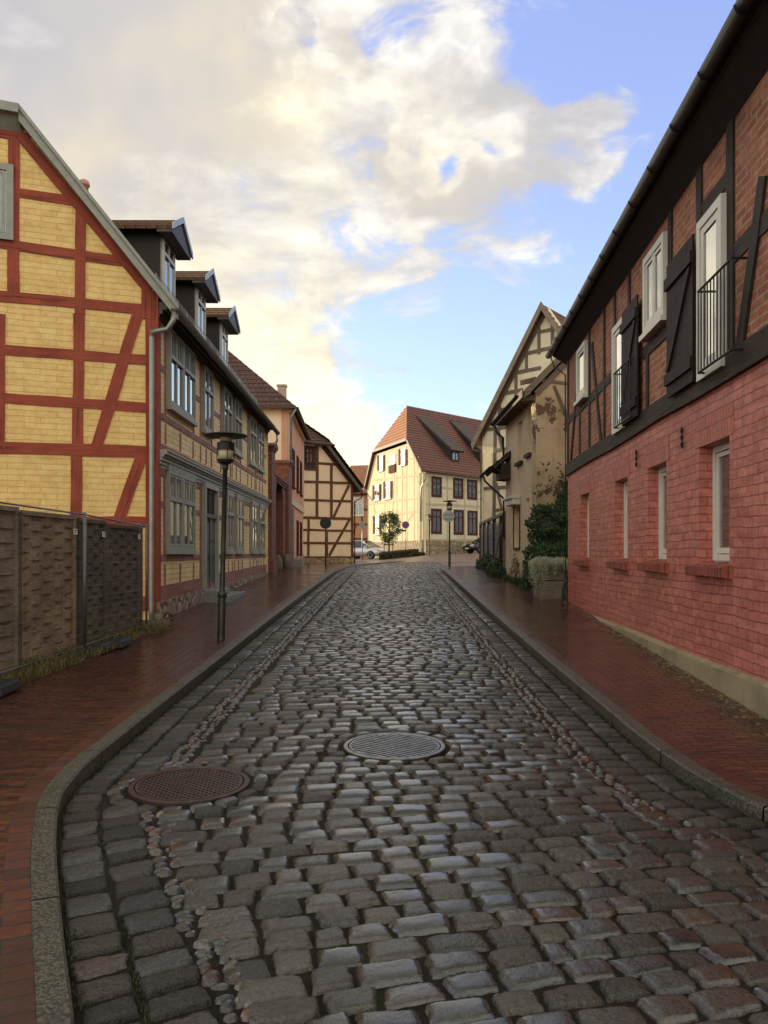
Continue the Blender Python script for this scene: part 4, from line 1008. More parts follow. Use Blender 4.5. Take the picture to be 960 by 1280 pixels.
mb=MB(); wallpoly(mb,Wall((SB.P(w_,0).x,SB.P(w_,0).y),(-.25*-1,1),(1,0)),[(0,1),(7,1),(7,ze2),(3.5,ze2+2.8),(0,ze2)],th=.2); part(mb,'gable_wall','farbrick',T)

# ================================================================== END HOUSE (cream, red roof)
e5=crop(450,500,6)
EC=(3.01,65.0); EG=Wall(EC,(-.357,1),(-1,-.3)); EF=Wall(EC,(.68,.73),(.5,-.7))
T=thing('half_timbered_house','large cream house with steep red half-hipped roof at the end of the street','house',(3.01,65,gz(3,65)))
zee=EF.px(*e5(482,532))[1]-.15; LEG=13.4; LEF=16
za,_=EG.px(512,560)[0],0; zh=EG.px(512,556)[1]; zh2=EG.px(469,566)[1]; zh=(zh+zh2)/2
hA=EG.px(512,556)[0]; hB=EG.px(469,566)[0]; Aend=EG.px(459.5,600)[0]
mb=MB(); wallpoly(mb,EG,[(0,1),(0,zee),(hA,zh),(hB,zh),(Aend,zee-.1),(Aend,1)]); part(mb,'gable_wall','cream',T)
mb=MB(); wallpoly(mb,EF,[(0,1),(LEF,1),(LEF,zee),(0,zee)]); part(mb,'front_wall','cream_shaded',T)
c_=EG.P(Aend,0); d_=Vector((c_.x+EF.d.x*LEF,c_.y+EF.d.y*LEF,0)); f_=EF.P(LEF,0); shell(T,[(c_.x,c_.y),(d_.x,d_.y),(f_.x,f_.y)],1,zee,'cream_shaded','back_wall')
fd=Vector((EF.d.x,EF.d.y,0)); gd_=Vector((EG.d.x,EG.d.y,0)); O3=Vector((EC[0],EC[1],0))
rp=O3+gd_*(Aend/2)+fd*1.9; zrid=EYE+(HZ-507)*rp.y/F; rp.z=zrid; rend=rp+fd*(LEF-2)
outn=Vector((EG.n.x,EG.n.y,0))*.25; fn_=Vector((EF.n.x,EF.n.y,0))
def on_slope(p,z0,n3,o3): # z on plane
    return o3.z-((p.x-o3.x)*n3.x+(p.y-o3.y)*n3.y)/n3.z
e0=O3+Vector((0,0,zee))+fn_*.3; nS=fd.cross(rp-e0).normalized(); nS=nS if nS.z>0 else -nS
e0v=O3+outn*1.2+fn_*.3; e0v.z=on_slope(e0v,0,nS,e0); e1=e0+fd*LEF
hp=O3+gd_*hA+outn; hp.z=on_slope(hp,0,nS,e0)
mb=MB(); roofpoly(mb,[e0v,e1,rend,rp,hp],course=.34,lip=.045)
hp2=O3+gd_*hB+outn; hp2.z=hp.z
roofpoly(mb,[hp,rp,hp2],course=.34,lip=.045,mi=1)  # hip takes the brighter orange tile: sunlight put into its colour
w0=O3+gd_*(Aend+.3)+outn; w0.z=zee-.2; w1=w0+fd*LEF
nB=fd.cross(rp-w0).normalized(); nB=nB if nB.z>0 else -nB; hp3=hp2.copy()
roofpoly(mb,[w0,hp3,rp,rend,w1],course=.34,lip=.045)
part(mb,'roof',['redtile','orange_sunlit_tile'],T)
mb=MB(); board(mb,e0v+Vector((0,0,.05)),hp+Vector((0,0,.05)),.26,.05,outn); board(mb,hp+Vector((0,0,.05)),hp2+Vector((0,0,.05)),.2,.08,outn); board(mb,hp2+Vector((0,0,.05)),w0+Vector((0,0,.05)),.3,.05,outn); part(mb,'verge_board','greydark',T)
gutter(T,e0+fn_*.06,e1+fn_*.06,.1,'zinc')
pE=e0+fn_*.05-Vector((0,0,.1)); downpipe(T,[pE,pE-Vector((0,0,.4)),O3+outn*.3+Vector((-.05,0,zee-1.2)),O3+outn*.3+Vector((-.05,0,zee-3.8))],.05)
# plinth
for W_,L_ in ((EG,Aend),(EF,LEF)):
    mb=MB(); wallpoly(mb,W_,[(-.02,.8),(L_,.8),(L_,2.75),(-.02,2.75 if W_ is EF else 2.75)],th=.1)
    for i in range(len(mb.v)): mb.v[i]=tuple(Vector(mb.v[i])+Vector((W_.n.x,W_.n.y,0))*.06)
    part(mb,'stone_plinth','fieldstone_far',T)
def ew(W_,x0,x1,y0,y1,**k):
    a0,zA=W_.px(*e5(x0,y0)); a1,_=W_.px(*e5(x1,y0)); _,zB=W_.px(*e5((x0+x1)/2,y1)); _,zA=W_.px(*e5((x0+x1)/2,y0)); return window(T,W_,a0,a1,zB,zA,**k)
for x0,x1,y0,y1 in [(535,610,575,728),(698,772,585,740),(802,875,598,747),(533,610,815,1005),(702,775,823,1010),(806,878,830,1015)]:
    ew(EF,x0,x1,y0,y1,fmat='maroon',fw=.16,proud=.06,cols=2,transom=.68,curtain='curtain_end' if y0>800 else None,cur='full',glass='glass_dark')
for x0,x1,y0,y1 in [(145,178,412,532),(228,268,412,480),(305,345,365,490),(108,150,635,752),(190,236,612,742),(110,152,865,1010)]:
    f=ew(EG,x0,x1,y0,y1,fmat='white_old',fw=.1,proud=.05,cols=2,transom=.66 if y1-y0<150 else .6,curtain=None,sill=.12)
# dark open shutters beside the gable windows
mb=MB()
for x,y0,y1 in [(140,415,530),(182,415,530),(300,368,488),(350,372,490),(104,640,750),(153,632,748),(186,612,738),(238,608,735),(107,868,1005),(154,862,1005)]:
    a,zA=EG.px(*e5(x,y0)); _,zB=EG.px(*e5(x,y1)); bx(mb,EG,a-.22,a+.22,zB,zA,.03,.07); part(mb,'shutter','maroon',T); mb=MB()
for (x,y0,y1) in [(246,488,545)]:
    a,zA=EG.px(*e5(x,y0)); _,zB=EG.px(*e5(x,y1)); bx(mb,EG,a-.8,a+.8,zB,zA,.03,.12)
part(mb,'hoist_board','maroon',T)
tb=MB()
for x0,y0,x1,y1 in [(100,600,475,560),(70,780,472,730),(90,880,472,830),(140,470,440,430),(105,640,105,1070),(185,400,188,1070),(275,370,278,1060),(318,360,318,1060),(350,345,352,1060),(405,400,408,1060),(432,440,434,1060),(262,400,240,1060),(410,540,470,700),(85,720,120,850),(330,940,420,830),(470,560,470,1050)]:
    p=EG.px(*e5(x0,y0)); q=EG.px(*e5(x1,y1)); beam(tb,EG,p,q,.17,.02,wob=.01)
for x0,y0,x1,y1 in [(480,640,900,690),(480,780,900,800),(480,1050,900,1050),(655,560,655,1060),(880,600,880,1060),(520,560,520,1060),(785,580,785,1060),(500,640,560,560)]:
    p=EF.px(*e5(x0,y0)); q=EF.px(*e5(x1,y1)); beam(tb,EF,p,q,.17,.02,wob=.01)
part(tb,'timber_frame','olivetimber',T)
mb=MB(); a,z=EF.px(*e5(783,1105)); bx(mb,EF,a-.25,a+.25,z-.3,z+.2,.06,.068); part(mb,'cellar_vent','room',T)
# long shed dormers
def hitp(u,v,P0,N):
    d=Vector(((u-480)/F,1,(HZ-v)/F)); o=Vector((0,0,EYE)); return o+d*((P0-o).dot(N)/d.dot(N))
def shed(tl,tr,fl,fr,ftop):
    TLp=hitp(*tl,e0,nS); TRp=hitp(*tr,e0,nS); FL=hitp(*fl,e0,nS); FR=FL+fd*((hitp(*fr,e0,nS)-FL).dot(fd)); FR.z=FL.z
    h=(FL.y)*(fl[1]-ftop)/F; up=Vector((0,0,h))
    mb=MB(); mb.face([FL,FR,FR+up,FL+up],0); mb.face([FL,FL+up,TLp],1); mb.face([FR,TRp,FR+up],1); D=part(mb,'dormer',['cheek','cheek'],T)
    W_=Wall((FL.x,FL.y),(fd.x,fd.y),(fn_.x,fn_.y)); L=(FR-FL).length
    window(D,W_,.1,L-.1,FL.z+.1,FL.z+h-.15,out=.01,fmat='maroon',cols=2,curtain='curtain_dim',cur='left',name='dormer_window')
    mb=MB(); o_=fn_*.35; s_=fd*.25; drop=Vector((0,0,-.1)); roofpoly(mb,[FL+up+o_-s_+drop,FR+up+o_+s_+drop,TRp+s_+Vector((0,0,.12)),TLp-s_+Vector((0,0,.12))],course=.34,lip=.03,th=.18,mu=1); part(mb,'dormer_roof',['greytile','cheek'],D)
shed(e5(430,125),e5(545,150),e5(680,462),e5(742,470),e5(680,368)[1])
shed(e5(682,165),e5(770,182),e5(905,480),e5(975,490),e5(905,385)[1])

# ================================================================== TALL GABLE HOUSE (right, far)
c7=crop(560,360,5.333); c8=crop(560,540,5.333)
GG=Wall((4.6,38.7),(.665,-.747),(-1,-1)); T=thing('half_timbered_house','tall cream gable house with grey timbers and steep pointed roof, on the right','house',(4.6,38.7,gz(4.6,38.7)))
apa,apz=GG.px(682,384); ea,ezg=GG.px(*c7(215,965)); ezg=GG.px(603,541)[1]
Wg=2*apa
mb=MB(); wallpoly(mb,GG,[(0,.9),(Wg,.9),(Wg,ezg),(apa,apz),(0,ezg)]); part(mb,'gable_wall','gcream',T)
tb=MB()
for x0,y0,x1,y1,w in [(215,950,440,922,24),(345,760,345,935,24),(455,575,455,770,24),(525,410,525,560,22),(608,265,608,440,24),(698,200,698,400,24),(600,295,760,262,22),(535,435,780,378,24),(450,566,620,532,24),(355,706,500,680,24),(340,815,450,792,22),(315,940,312,1330,26),(332,945,395,1180,24),(315,1085,440,1065,22),(780,200,780,420,24),(860,380,860,600,24)]:
    p=GG.px(*c7(x0,y0)); q=GG.px(*c7(x1,y1)); beam(tb,GG,p,q,w/5.333*37.5/F,.03,wob=.012)
for x0,y0,x1,y1,w in [(310,250,308,620,26),(240,378,390,368,22),(322,340,362,525,22),(300,525,380,512,20)]:
    p=GG.px(*c8(x0,y0)); q=GG.px(*c8(x1,y1)); beam(tb,GG,p,q,w/5.333*37.5/F,.03,wob=.012)
beam(tb,GG,(0,ezg-.15),(apa,apz-.2),.24,.035); beam(tb,GG,(Wg,ezg-.15),(apa,apz-.2),.24,.035)
part(tb,'timber_frame','greytimber',T)
rd=Vector((.6,.8,0)); gsl=(apz-ezg)/apa
gn=Vector((GG.n.x,GG.n.y,0))*.3; gdv=Vector((GG.d.x,GG.d.y,0)); G0=Vector((4.6,38.7,0))
eL=G0-gdv*.35+gn; eL.z=ezg-.35*gsl; eR=G0+gdv*(Wg+.35)+gn; eR.z=ezg-.35*gsl; ap=G0+gdv*apa+gn; ap.z=apz+.08
mb=MB(); roofpoly(mb,[eL,ap,ap+rd*12,eL+rd*12],course=.3); roofpoly(mb,[eR,ap,ap+rd*12,eR+rd*12],course=.3); part(mb,'roof','redtile',T)
mb=MB(); board(mb,eL+Vector((0,0,.08)),ap+Vector((0,0,.1)),.4,.05,gn); board(mb,eR+Vector((0,0,.08)),ap+Vector((0,0,.1)),.34,.05,gn); part(mb,'verge_board','greytimber',T)
l0=G0; l1=G0+rd*12; r1=G0+gdv*Wg+rd*12; r0=G0+gdv*Wg; shell(T,[(l0.x,l0.y),(l1.x,l1.y),(r1.x,r1.y),(r0.x,r0.y)],.9,ezg,'gcream','side_wall')
downpipe(T,[eL+Vector((0,0,-.05)),eL+Vector((0,0,-.3)),G0+gn*.4+gdv*.02+Vector((0,0,ezg-.9)),G0+gn*.4+gdv*.02+Vector((0,0,1.2))],.055,'greytimber')
gutter(T,eL,eL+rd*12,.07,'zinc')

# ================================================================== DERELICT HOUSE
DF=Wall((3.87,21.1),(-.12,4.4),(-1,0)); LD=4.4; DS=Wall((3.87,21.1),(1,.22),(0,-1))
T=thing('derelict_house','derelict ochre house with stained crumbling plaster, blocked windows and ivy on its side wall','house',(3.87,21.1,gz(3.9,21)))
zd=DF.px(671,474)[1]; zdf=DF.px(640,532)[1]
zeD=(zd+zdf)/2+.05
holes=[]
def dfp(x,y): return DF.px(*c7(x,y))
n1=(dfp(495,880)[0],dfp(465,880)[0]); n2=(dfp(552,800)[0],dfp(528,800)[0])
def rect(W_,c,x0,x1,y0,y1):
    a0=W_.px(*c(x0,(y0+y1)/2))[0]; a1=W_.px(*c(x1,(y0+y1)/2))[0]; zt=W_.px(*c((x0+x1)/2,y0))[1]; zb=W_.px(*c((x0+x1)/2,y1))[1]; return [min(a0,a1),max(a0,a1),zb,zt]
holes=[rect(DF,c7,465,497,890,1160),rect(DF,c7,528,553,800,1105),rect(DF,c8,442,480,505,770),rect(DF,c8,520,540,440,505)]
mb=MB(); wallgrid(mb,DF,0,LD,.5,zeD,holes,.09)
for h in holes: mb.face([DF.P(h[0],h[2],-.09),DF.P(h[1],h[2],-.09),DF.P(h[1],h[3],-.09),DF.P(h[0],h[3],-.09)])
part(mb,'front_wall','derelict_front',T)
dsl=1.05; pd=3.9
mb=MB(); wallpoly(mb,DS,[(0,.5),(7.8,.5),(7.8,zeD),(pd,zeD+pd*dsl),(0,zeD)],th=.25); part(mb,'side_wall','derelict',T)
fe=DF.P(LD,0); shell(T,[(fe.x,fe.y),(fe.x+7.8,fe.y+1.7),(DS.P(7.8,0).x,DS.P(7.8,0).y)],.5,zeD,'derelict_front','back_wall')
mb=MB(); bw=Wall((fe.x,fe.y),(1,.22),(0,1)); wallpoly(mb,bw,[(0,.5),(7.8,.5),(7.8,zeD),(pd,zeD+pd*dsl),(0,zeD)],th=.2); part(mb,'far_gable_wall','derelict_front',T)
tb=MB()
for x0,y0,x1,y1,w in [(605,612,900,655,20),(705,650,830,950,22),(600,610,600,640,10)]:
    p=DS.px(*c7(x0,y0)); q=DS.px(*c7(x1,y1)); beam(tb,DS,p,q,w/5.333*21.5/F,.02,wob=.015)
beam(tb,DS,(0,zeD-.08),(1.5,zeD+1.5*dsl-.15),.15,.022); part(tb,'timber_frame','greytimber',T)
# sills, meter box, window surrounds
mb=MB()
for h in holes[:2]: bx(mb,DF,h[0]-.08,h[1]+.08,h[2]-.09,h[2],-.05,.09)
h=holes[2]; bx(mb,DF,h[0]-.05,h[0]-.001,h[2]-.06,h[3]+.05,-.02,.03); bx(mb,DF,h[1]+.001,h[1]+.05,h[2]-.06,h[3]+.05,-.02,.03); bx(mb,DF,h[0],h[1],h[2]-.06,h[2]-.001,-.02,.04)
part(mb,'window_surround','blacktimber',T)
mb=MB(); b_=rect(DF,c8,430,480,445,490); bx(mb,DF,b_[0],b_[1],b_[2],b_[3],0,.22); bx(mb,DF,b_[0]-.03,b_[1]+.03,b_[3]-.02,b_[3]+.05,0,.27); part(mb,'shutter_box','white_old',T,bevel=.01)
# roof with heavy rotten eaves
mb=MB(); so=.32
r0=DF.P(-.12,zeD-.02,so); r1=DF.P(LD+.1,zeD-.1,so); k0=DS.P(pd,zeD+pd*dsl+.1,.12); k1=bw.P(pd,zeD+pd*dsl+.1,.1)
roofpoly(mb,[r0,r1,k1,k0],course=.3); q0=DS.P(2*pd+.3,zeD-.1,.12); q1=bw.P(2*pd+.3,zeD-.1,.1); roofpoly(mb,[q0,q1,k1,k0],course=.3); part(mb,'roof','browntile',T)
mb=MB(); board(mb,r0+Vector((0,0,.02)),k0+Vector((0,0,.02)),.22,.05,(0,-1,0)); board(mb,r0+Vector((-.02,0,.03)),r1+Vector((-.02,0,.03)),.2,.04,(-1,0,0)); 
for i in range(12): bx(mb,DF,.1+i*.38,.2+i*.38,zeD-.22,zeD-.08,0,so)
# rotten board end sticking out from the eave
p=r0; mb.hexa([p+Vector((-.1,.1,.15)),p+Vector((-.1,.1,.28)),p+Vector((.35,.4,.42)),p+Vector((.35,.4,.28))],[p+Vector((-.1,.02,.15)),p+Vector((-.1,.02,.26)),p+Vector((.35,.3,.42)),p+Vector((.35,.3,.28))])
part(mb,'eaves_board','greytimber',T)
gutter(T,r0+Vector((-.07,.5,-.02)),r1+Vector((-.07,0,-.05)),.075,'blackgutter')
downpipe(T,[r1+Vector((-.05,-.15,-.1)),r1+Vector((.05,-.15,-.35)),DF.P(LD-.1,zeD-.6,.10),DF.P(LD-.12,3.9,.08)],.04,'blackgutter')
# small canopy roof near the far corner
mb=MB(); cz=EYE+(HZ-592)*25.3/F; 
cA=DF.P(LD+.1,cz+.52,-.0); cB=DF.P(LD-.9,cz+.62,.0); cC=DF.P(LD-.9,cz+.15,.55); cD=DF.P(LD+.15,cz,.62)
roofpoly(mb,[cC,cD,cA,cB],course=.2,lip=.03,th=.10,mu=1)
for q in range(3): mb.tube([DF.P(LD-.1-.35*q,cz-.12,.0),DF.P(LD-.1-.35*q,cz+.1,.5)],.03,5,1)
bx(mb,DF,LD-.85,LD,cz-.22,cz+.25,0,.3,1)
part(mb,'canopy',['greytile','blacktimber'],T)
gutter(T,cC+Vector((-.05,0,0)),cD+Vector((-.12,.1,-.05)),.05,'blackgutter')
downpipe(T,[cD+Vector((-.05,0,-.05)),cD+Vector((0,0,-.2)),DF.P(LD+.02,cz-.75,.06),DF.P(LD+.02,2.2,.06)],.035,'blackgutter')

# ================================================================== RED HOUSE (right)
RH=Wall((2.787+.0642*17.65,17.65),(-.0642,-1),(-1,0)); LR=14.8
T=thing('half_timbered_house','house with pink-red painted brick below and black-timbered brown brick above, on the right','house',(RH.o.x,RH.o.y,gz(RH.o.x,RH.o.y)))
zband=3.36; zrt=EYE+(HZ-440)*17.65/F-.1
f2=crop(680,500,3.4286); f1=crop(680,200,3.4286); f7=crop(700,380,5.82); f8=crop(820,220,4.571)
ope=[]
zsill=(RH.px(912,703)[1]+RH.px(730,700)[1])/2; zlin=(RH.px(905,551)[1]+RH.px(730,616)[1])/2
for x0,x1 in ((155,193),(303,358),(445,525),(665,795)):
    a0=RH.px(*f2(x0,500))[0]; a1=RH.px(*f2(x1,500))[0]; ope.append([a0,a1,zsill,zlin])
extra=[LR-1.9,LR-.9,zsill,zlin]
mb=MB(); wallgrid(mb,RH,0,LR,.0,zband+.1,ope+[extra],.26); part(mb,'painted_brick_wall','pinkbrick',T)
mb=MB(); wallpoly(mb,RH,[(0,zband),(LR,zband),(LR,zrt+.3),(0,zrt+.3)],th=.25)
for i in range(len(mb.v)): mb.v[i]=tuple(Vector(mb.v[i])+Vector((RH.n.x,RH.n.y,0))*.012)
part(mb,'brown_brick_wall','orangebrick',T)
b0=RH.P(0,0); b1=RH.P(LR,0); shell(T,[(b1.x,b1.y),(b1.x+8,b1.y-.5),(b0.x+8,b0.y-.5),(b0.x,b0.y)],0,zrt+.3,'pinkbrick','back_wall')
fgw=Wall((b0.x,b0.y),(1,-.06),(0,1)); mb=MB(); wallpoly(mb,fgw,[(0,zrt),(8,zrt),(4,zrt+3.6)],th=.2); part(mb,'far_gable_wall','orangebrick',T)
# soldier-course lintels, sills, anchors
msold=bricks('pink_soldier_course',(.47,.148,.11),(.41,.118,.088),(.26,.066,.048),.085,.6,.007,bump=.9,bdist=.015,rough=.5,warp=.008,dirt_amt=.2,dirt=(.3,.05,.04))
for h in ope+[extra]: mb=MB(); bx(mb,RH,h[0]-.12,h[1]+.12,h[3]+.001,h[3]+.30,-.01,.006); part(mb,'flat_arch',msold,T)
for h in ope:
    mb=MB(); n=int((h[1]-h[0]+.2)/.075)
    for i in range(n):
        a=h[0]-.10+(h[1]-h[0]+.2)*i/n; w=(h[1]-h[0]+.2)/n-.006; e=R(-.004,.004)
        mb.hexa([RH.P(a,h[2]-.14+e,-.0),RH.P(a+w,h[2]-.14+e,0),RH.P(a+w,h[2]-.12+e,.12),RH.P(a,h[2]-.12+e,.12)],[RH.P(a,h[2]+.02+e,-.12),RH.P(a+w,h[2]+.02+e,-.12),RH.P(a+w,h[2]-.03+e,.125),RH.P(a,h[2]-.03+e,.125)])
    part(mb,'brick_sill','sillbrick',T)
for i,h in enumerate(ope+[extra]): window(T,RH,h[0],h[1],h[2]+.03,h[3],out=-.21,fmat='white',fw=.065,proud=.07,cols=1 if i<4 else 2,muntin=.045,curtain=['curtain_dim','curtain','curtain_mauve','curtain_mauve','curtain_mauve'][i],cur='full',sill=.05)
for u,v in ((797,573),(854.5,547)):
    a,z=RH.px(u,v); mb=MB(); mb.tube([RH.P(a,z-.12,.02),RH.P(a,z+.12,.02)],.009,6)
    for k in (-.08,0,.08): mb.tube([RH.P(a+.045*math.cos(t),z+k+.035*math.sin(t),.02) for t in np.linspace(0,2*math.pi,9)],.006,5)
    part(mb,'wall_anchor','iron',T)
# plinth with rough upper edge
mb=MB(); N=60; zp=lambda a:.60+.008*math.sin(a*1.3)+.008*mnoise.noise(Vector((a*2.7,0,0)))
for i in range(N):
    p,q=LR*i/N,LR*(i+1)/N
    mb.face([RH.P(p,-.2,.07),RH.P(q,-.2,.07),RH.P(q,zp(q)-.02,.065),RH.P(p,zp(p)-.02,.065)]); mb.face([RH.P(p,zp(p)-.02,.065),RH.P(q,zp(q)-.02,.065),RH.P(q,zp(q)+.015,-.01),RH.P(p,zp(p)+.015,-.01)])
part(mb,'plinth','plinth',T)
# timbers
tb=MB()
beam(tb,RH,(-.03,zband+.12),(LR,zband+.12),.25,.05,wob=.012,back=-.05)
beam(tb,RH,(0,zrt+.02),(LR,zrt+.02),.2,.04,wob=.01)
zts=zrt-.05; zbs=zband+.22
def rp2(c,x,y): return RH.px(*c(x,y))
def vpost(u,w,z0=None,z1=None,out=.035): a=RH.px(u,500)[0]; beam(tb,RH,(a,z0 if z0 is not None else zbs),(a,z1 if z1 is not None else zts),w,out,wob=.012)
for u,w in ((711.2,.14),(738.3,.13),(757,.13),(770.3,.12),(788.5,.12),(840.5,.15),(877,.17),(916.5,.18)): vpost(u,w)
zmid=(RH.px(714,519)[1]+RH.px(770,473)[1])/2
zm2=RH.px(940,298)[1]
def rail(u0,u1,z,w=.15,out=.03): beam(tb,RH,(RH.px(u0,500)[0],z),(RH.px(u1,500)[0],z),w,out,wob=.012)
rail(711,770,zmid); rail(806,840,RH.px(825,412)[1]-.12); rail(917,1400,zm2,.17)
rail(878,916,RH.px(895,247)[1]+.02,.16); rail(738,760,zmid)
vpost(726,.11,zbs,zmid); vpost(811.5,.12,zbs,RH.px(825,412)[1]-.12); 
for (x0,y0,x1,y1,c,w) in ((150,390,85,1180,f7,.11),(243,290,312,1030,f7,.13),(630,0,490,1030,f8,.17)):
    p=rp2(c,x0,y0); q=rp2(c,x1,y1); beam(tb,RH,p,q,w,.042,wob=.012)
p=RH.px(975,430); 
for u in (985,1060,1180): vpost(u,.17)
beam(tb,RH,(RH.px(990,400)[0],zbs),(RH.px(1060,400)[0],zm2),.15,.04)
part(tb,'timber_frame','blacktimber',T)
# upper windows
def rw(c,x0,x1,yt0,yt1,yb0,yb1,**k):
    a0,z0=RH.px(*c(x0,yb0)); _,z1=RH.px(*c(x0,yt0)); a1,z0b=RH.px(*c(x1,yb1)); _,z1b=RH.px(*c(x1,yt1)); return window(T,RH,a0,a1,(z0+z0b)/2,(z1+z1b)/2,out=.03,fmat='white',**k)
rw(f7,150,213,345,265,720,650,fw=.085,proud=.06,cols=1,muntin=.05,curtain='curtain_dim',cur='left',glass='glass',sill=.1)
rw(f1,452,542,430,305,750,670,fw=.085,proud=.06,cols=2,muntin=.045,curtain='curtain',cur='sides',glass='glass',sill=.1)
F1=rw(f7,418,500,180,90,955,900,fw=.09,proud=.06,cols=1,muntin=.06,curtain='curtain',cur='full',glass='glass_bright')
F2=rw(f8,280,425,275,95,1180,1080,fw=.09,proud=.06,cols=1,muntin=.07,curtain='curtain',cur='right',glass='glass_bright')
def shutter(x0,x1,ct,cb,c):
    a0=RH.px(*c(x0,500))[0]; a1=RH.px(*c(x1,500))[0]
    z1=RH.px(*c((x0+x1)/2,ct))[1]; z0=RH.px(*c((x0+x1)/2,cb))[1]; mb=MB(); n=5
    for i in range(n): bx(mb,RH,a0+(a1-a0)*i/n,a0+(a1-a0)*(i+1)/n-.006,z0,z1,.075,.10)
    for z in (z0+.14,z1-.3): bx(mb,RH,a0-.01,a1+.0,z,z+.13,.10,.13)
    zA,zB=z0+.3,z1-.33; mb.hexa([RH.P(a0+.02,zA,.10),RH.P(a0+.13,zA,.10),RH.P(a1-.02,zB,.10),RH.P(a1-.13,zB,.10)],[RH.P(a0+.02,zA,.125),RH.P(a0+.13,zA,.125),RH.P(a1-.02,zB,.125),RH.P(a1-.13,zB,.125)])
    part(mb,'shutter','shutter',T)
shutter(500,612,52,866,f7) if False else shutter(363,430,617,1118,f1)
shutter(562,678,385,985,f1)
def railing(c,x0,x1,t0,t1,b0,b1,n):
    a0,zA=RH.px(*c(x0,t0),.16); a1,zB=RH.px(*c(x1,t1),.16); _,z0=RH.px(*c(x0,b0),.16); _,z1=RH.px(*c(x1,b1),.16); zt=(zA+zB)/2; zb=(z0+z1)/2; mb=MB()
    for z in (zt,zb): mb.tube([RH.P(a0,z,.0),RH.P(a0,z,.15),RH.P(a1,z,.15),RH.P(a1,z,.0)],.013,6)
    for i in range(n+1): a=a0+(a1-a0)*i/n; mb.tube([RH.P(a,zb,.15),RH.P(a,zt,.15)],.0075,5)
    part(mb,'balcony_rail','iron',T)
railing(f8,235,425,655,478,1120,1000,10); railing(f7,388,500,505,405,895,830,8)
# eaves, roof, gutter
go=.31; gzv=zrt+.06
mb=MB(); bx(mb,RH,-.15,LR,gzv-.04,gzv+.05,-.02,go-.02)
mb.hexa([RH.P(-.15,zrt-.15,.0),RH.P(LR,zrt-.15,.0),RH.P(LR,gzv-.04,go-.05),RH.P(-.15,gzv-.04,go-.05)],[RH.P(-.15,gzv-.03,.0),RH.P(LR,gzv-.03,.0),RH.P(LR,gzv-.03,go-.05),RH.P(-.15,gzv-.03,go-.05)])
part(mb,'eaves_soffit','soffit',T)
mb=MB(); A=RH.P(-.2,gzv+.05,go+.02); B=RH.P(LR,gzv+.05,go+.02); A2=RH.P(-.2,gzv+.05+4.2*.9,go-4.2); B2=RH.P(LR,gzv+.05+4.2*.9,go-4.2); A3=RH.P(-.2,gzv,go-8.6); B3=RH.P(LR,gzv,go-8.6)
roofpoly(mb,[A,B,B2,A2]); roofpoly(mb,[A3,B3,B2,A2]); part(mb,'roof','browntile',T)
gutter(T,RH.P(-.2,gzv+.02,go+.07),RH.P(LR,gzv+.06,go+.07),.075,'blackgutter')
downpipe(T,[RH.P(-.06,gzv-.05,go+.04),RH.P(-.05,gzv-.25,go-.02),RH.P(-.015,gzv-.45,.05),RH.P(-.015,.95,.05)],.016,'greydark')

# ================================================================== WOVEN FENCE + MESH FENCE (left)
FN=Wall((-4.57+.0683*8.0,8.0),(.0683,1),(1,0)); LFN=5.0
T=thing('woven_fence','weathered woven slat fence panels in front of the yellow gable','fence',(FN.o.x-.1,FN.o.y,gz(-4,8)+.1))
cuts=[-1.2,FN.px(35,750)[0],FN.px(105,750)[0],FN.px(142,750)[0],FN.px(183,750)[0]]
wm=['wicker_grey','wicker','wicker_dark','wicker_dark']
for i in range(4):
    a0,a1=cuts[i]+.02,cuts[i+1]-.02; g=FN.g((a0+a1)/2)+.17; top=EYE+interp([(-1.4,.56),(cuts[2],.50),(cuts[4],.42)],(a0+a1)/2)-.045
    mb=MB(); n=int((top-g-.1)/.082); lean=.035*(i==2)
    for k in range(n):
        z0=g+.04+k*(top-g-.08)/n; z1=z0+(top-g-.08)/n*1.3; m=18; prev=None; ph=(k%2)*math.pi; jit=R(-.008,.008)
        for q in range(m+1):
            a=a0+(a1-a0)*q/m; o=-.13+.016*math.sin(math.pi*q/m*5+ph); sag=.008*math.sin(q*.7+k)+jit
            ring=[FN.P(a,z0+sag,o-.003),FN.P(a,z0+sag,o+.003),FN.P(a,z1+sag,o+.003),FN.P(a,z1+sag,o-.003)]
            if prev: mb.hexa(prev,ring)
            prev=ring
    P_=part(mb,'woven_panel',wm[i],T)
    mb=MB()
    for a in (a0,a1-.04): bx(mb,FN,a,a+.04,g,top+.02,-.16,-.09)
    for k in range(1,5): a=a0+(a1-a0)*k/5; bx(mb,FN,a-.012,a+.012,g+.02,top,-.14,-.12)
    bx(mb,FN,a0+.04,a1-.04,top-.03,top+.02,-.155,-.095); bx(mb,FN,a0+.04,a1-.04,g,g+.04,-.155,-.095)
    part(mb,'panel_frame',wm[i],P_)
for a in (cuts[2]+.06,cuts[4]+.05,cuts[1]): mb=MB(); bx(mb,FN,a-.04,a+.04,.3,EYE+.5*.93,-.17,-.09); part(mb,'fence_post','wicker_dark',T)
T=thing('mesh_fence','galvanised wire mesh site fence standing before the woven fence panels','fence',(FN.o.x,FN.o.y,gz(-4,8)+.1))
mc=[-1.4,cuts[2]+.02,cuts[4]+.02]
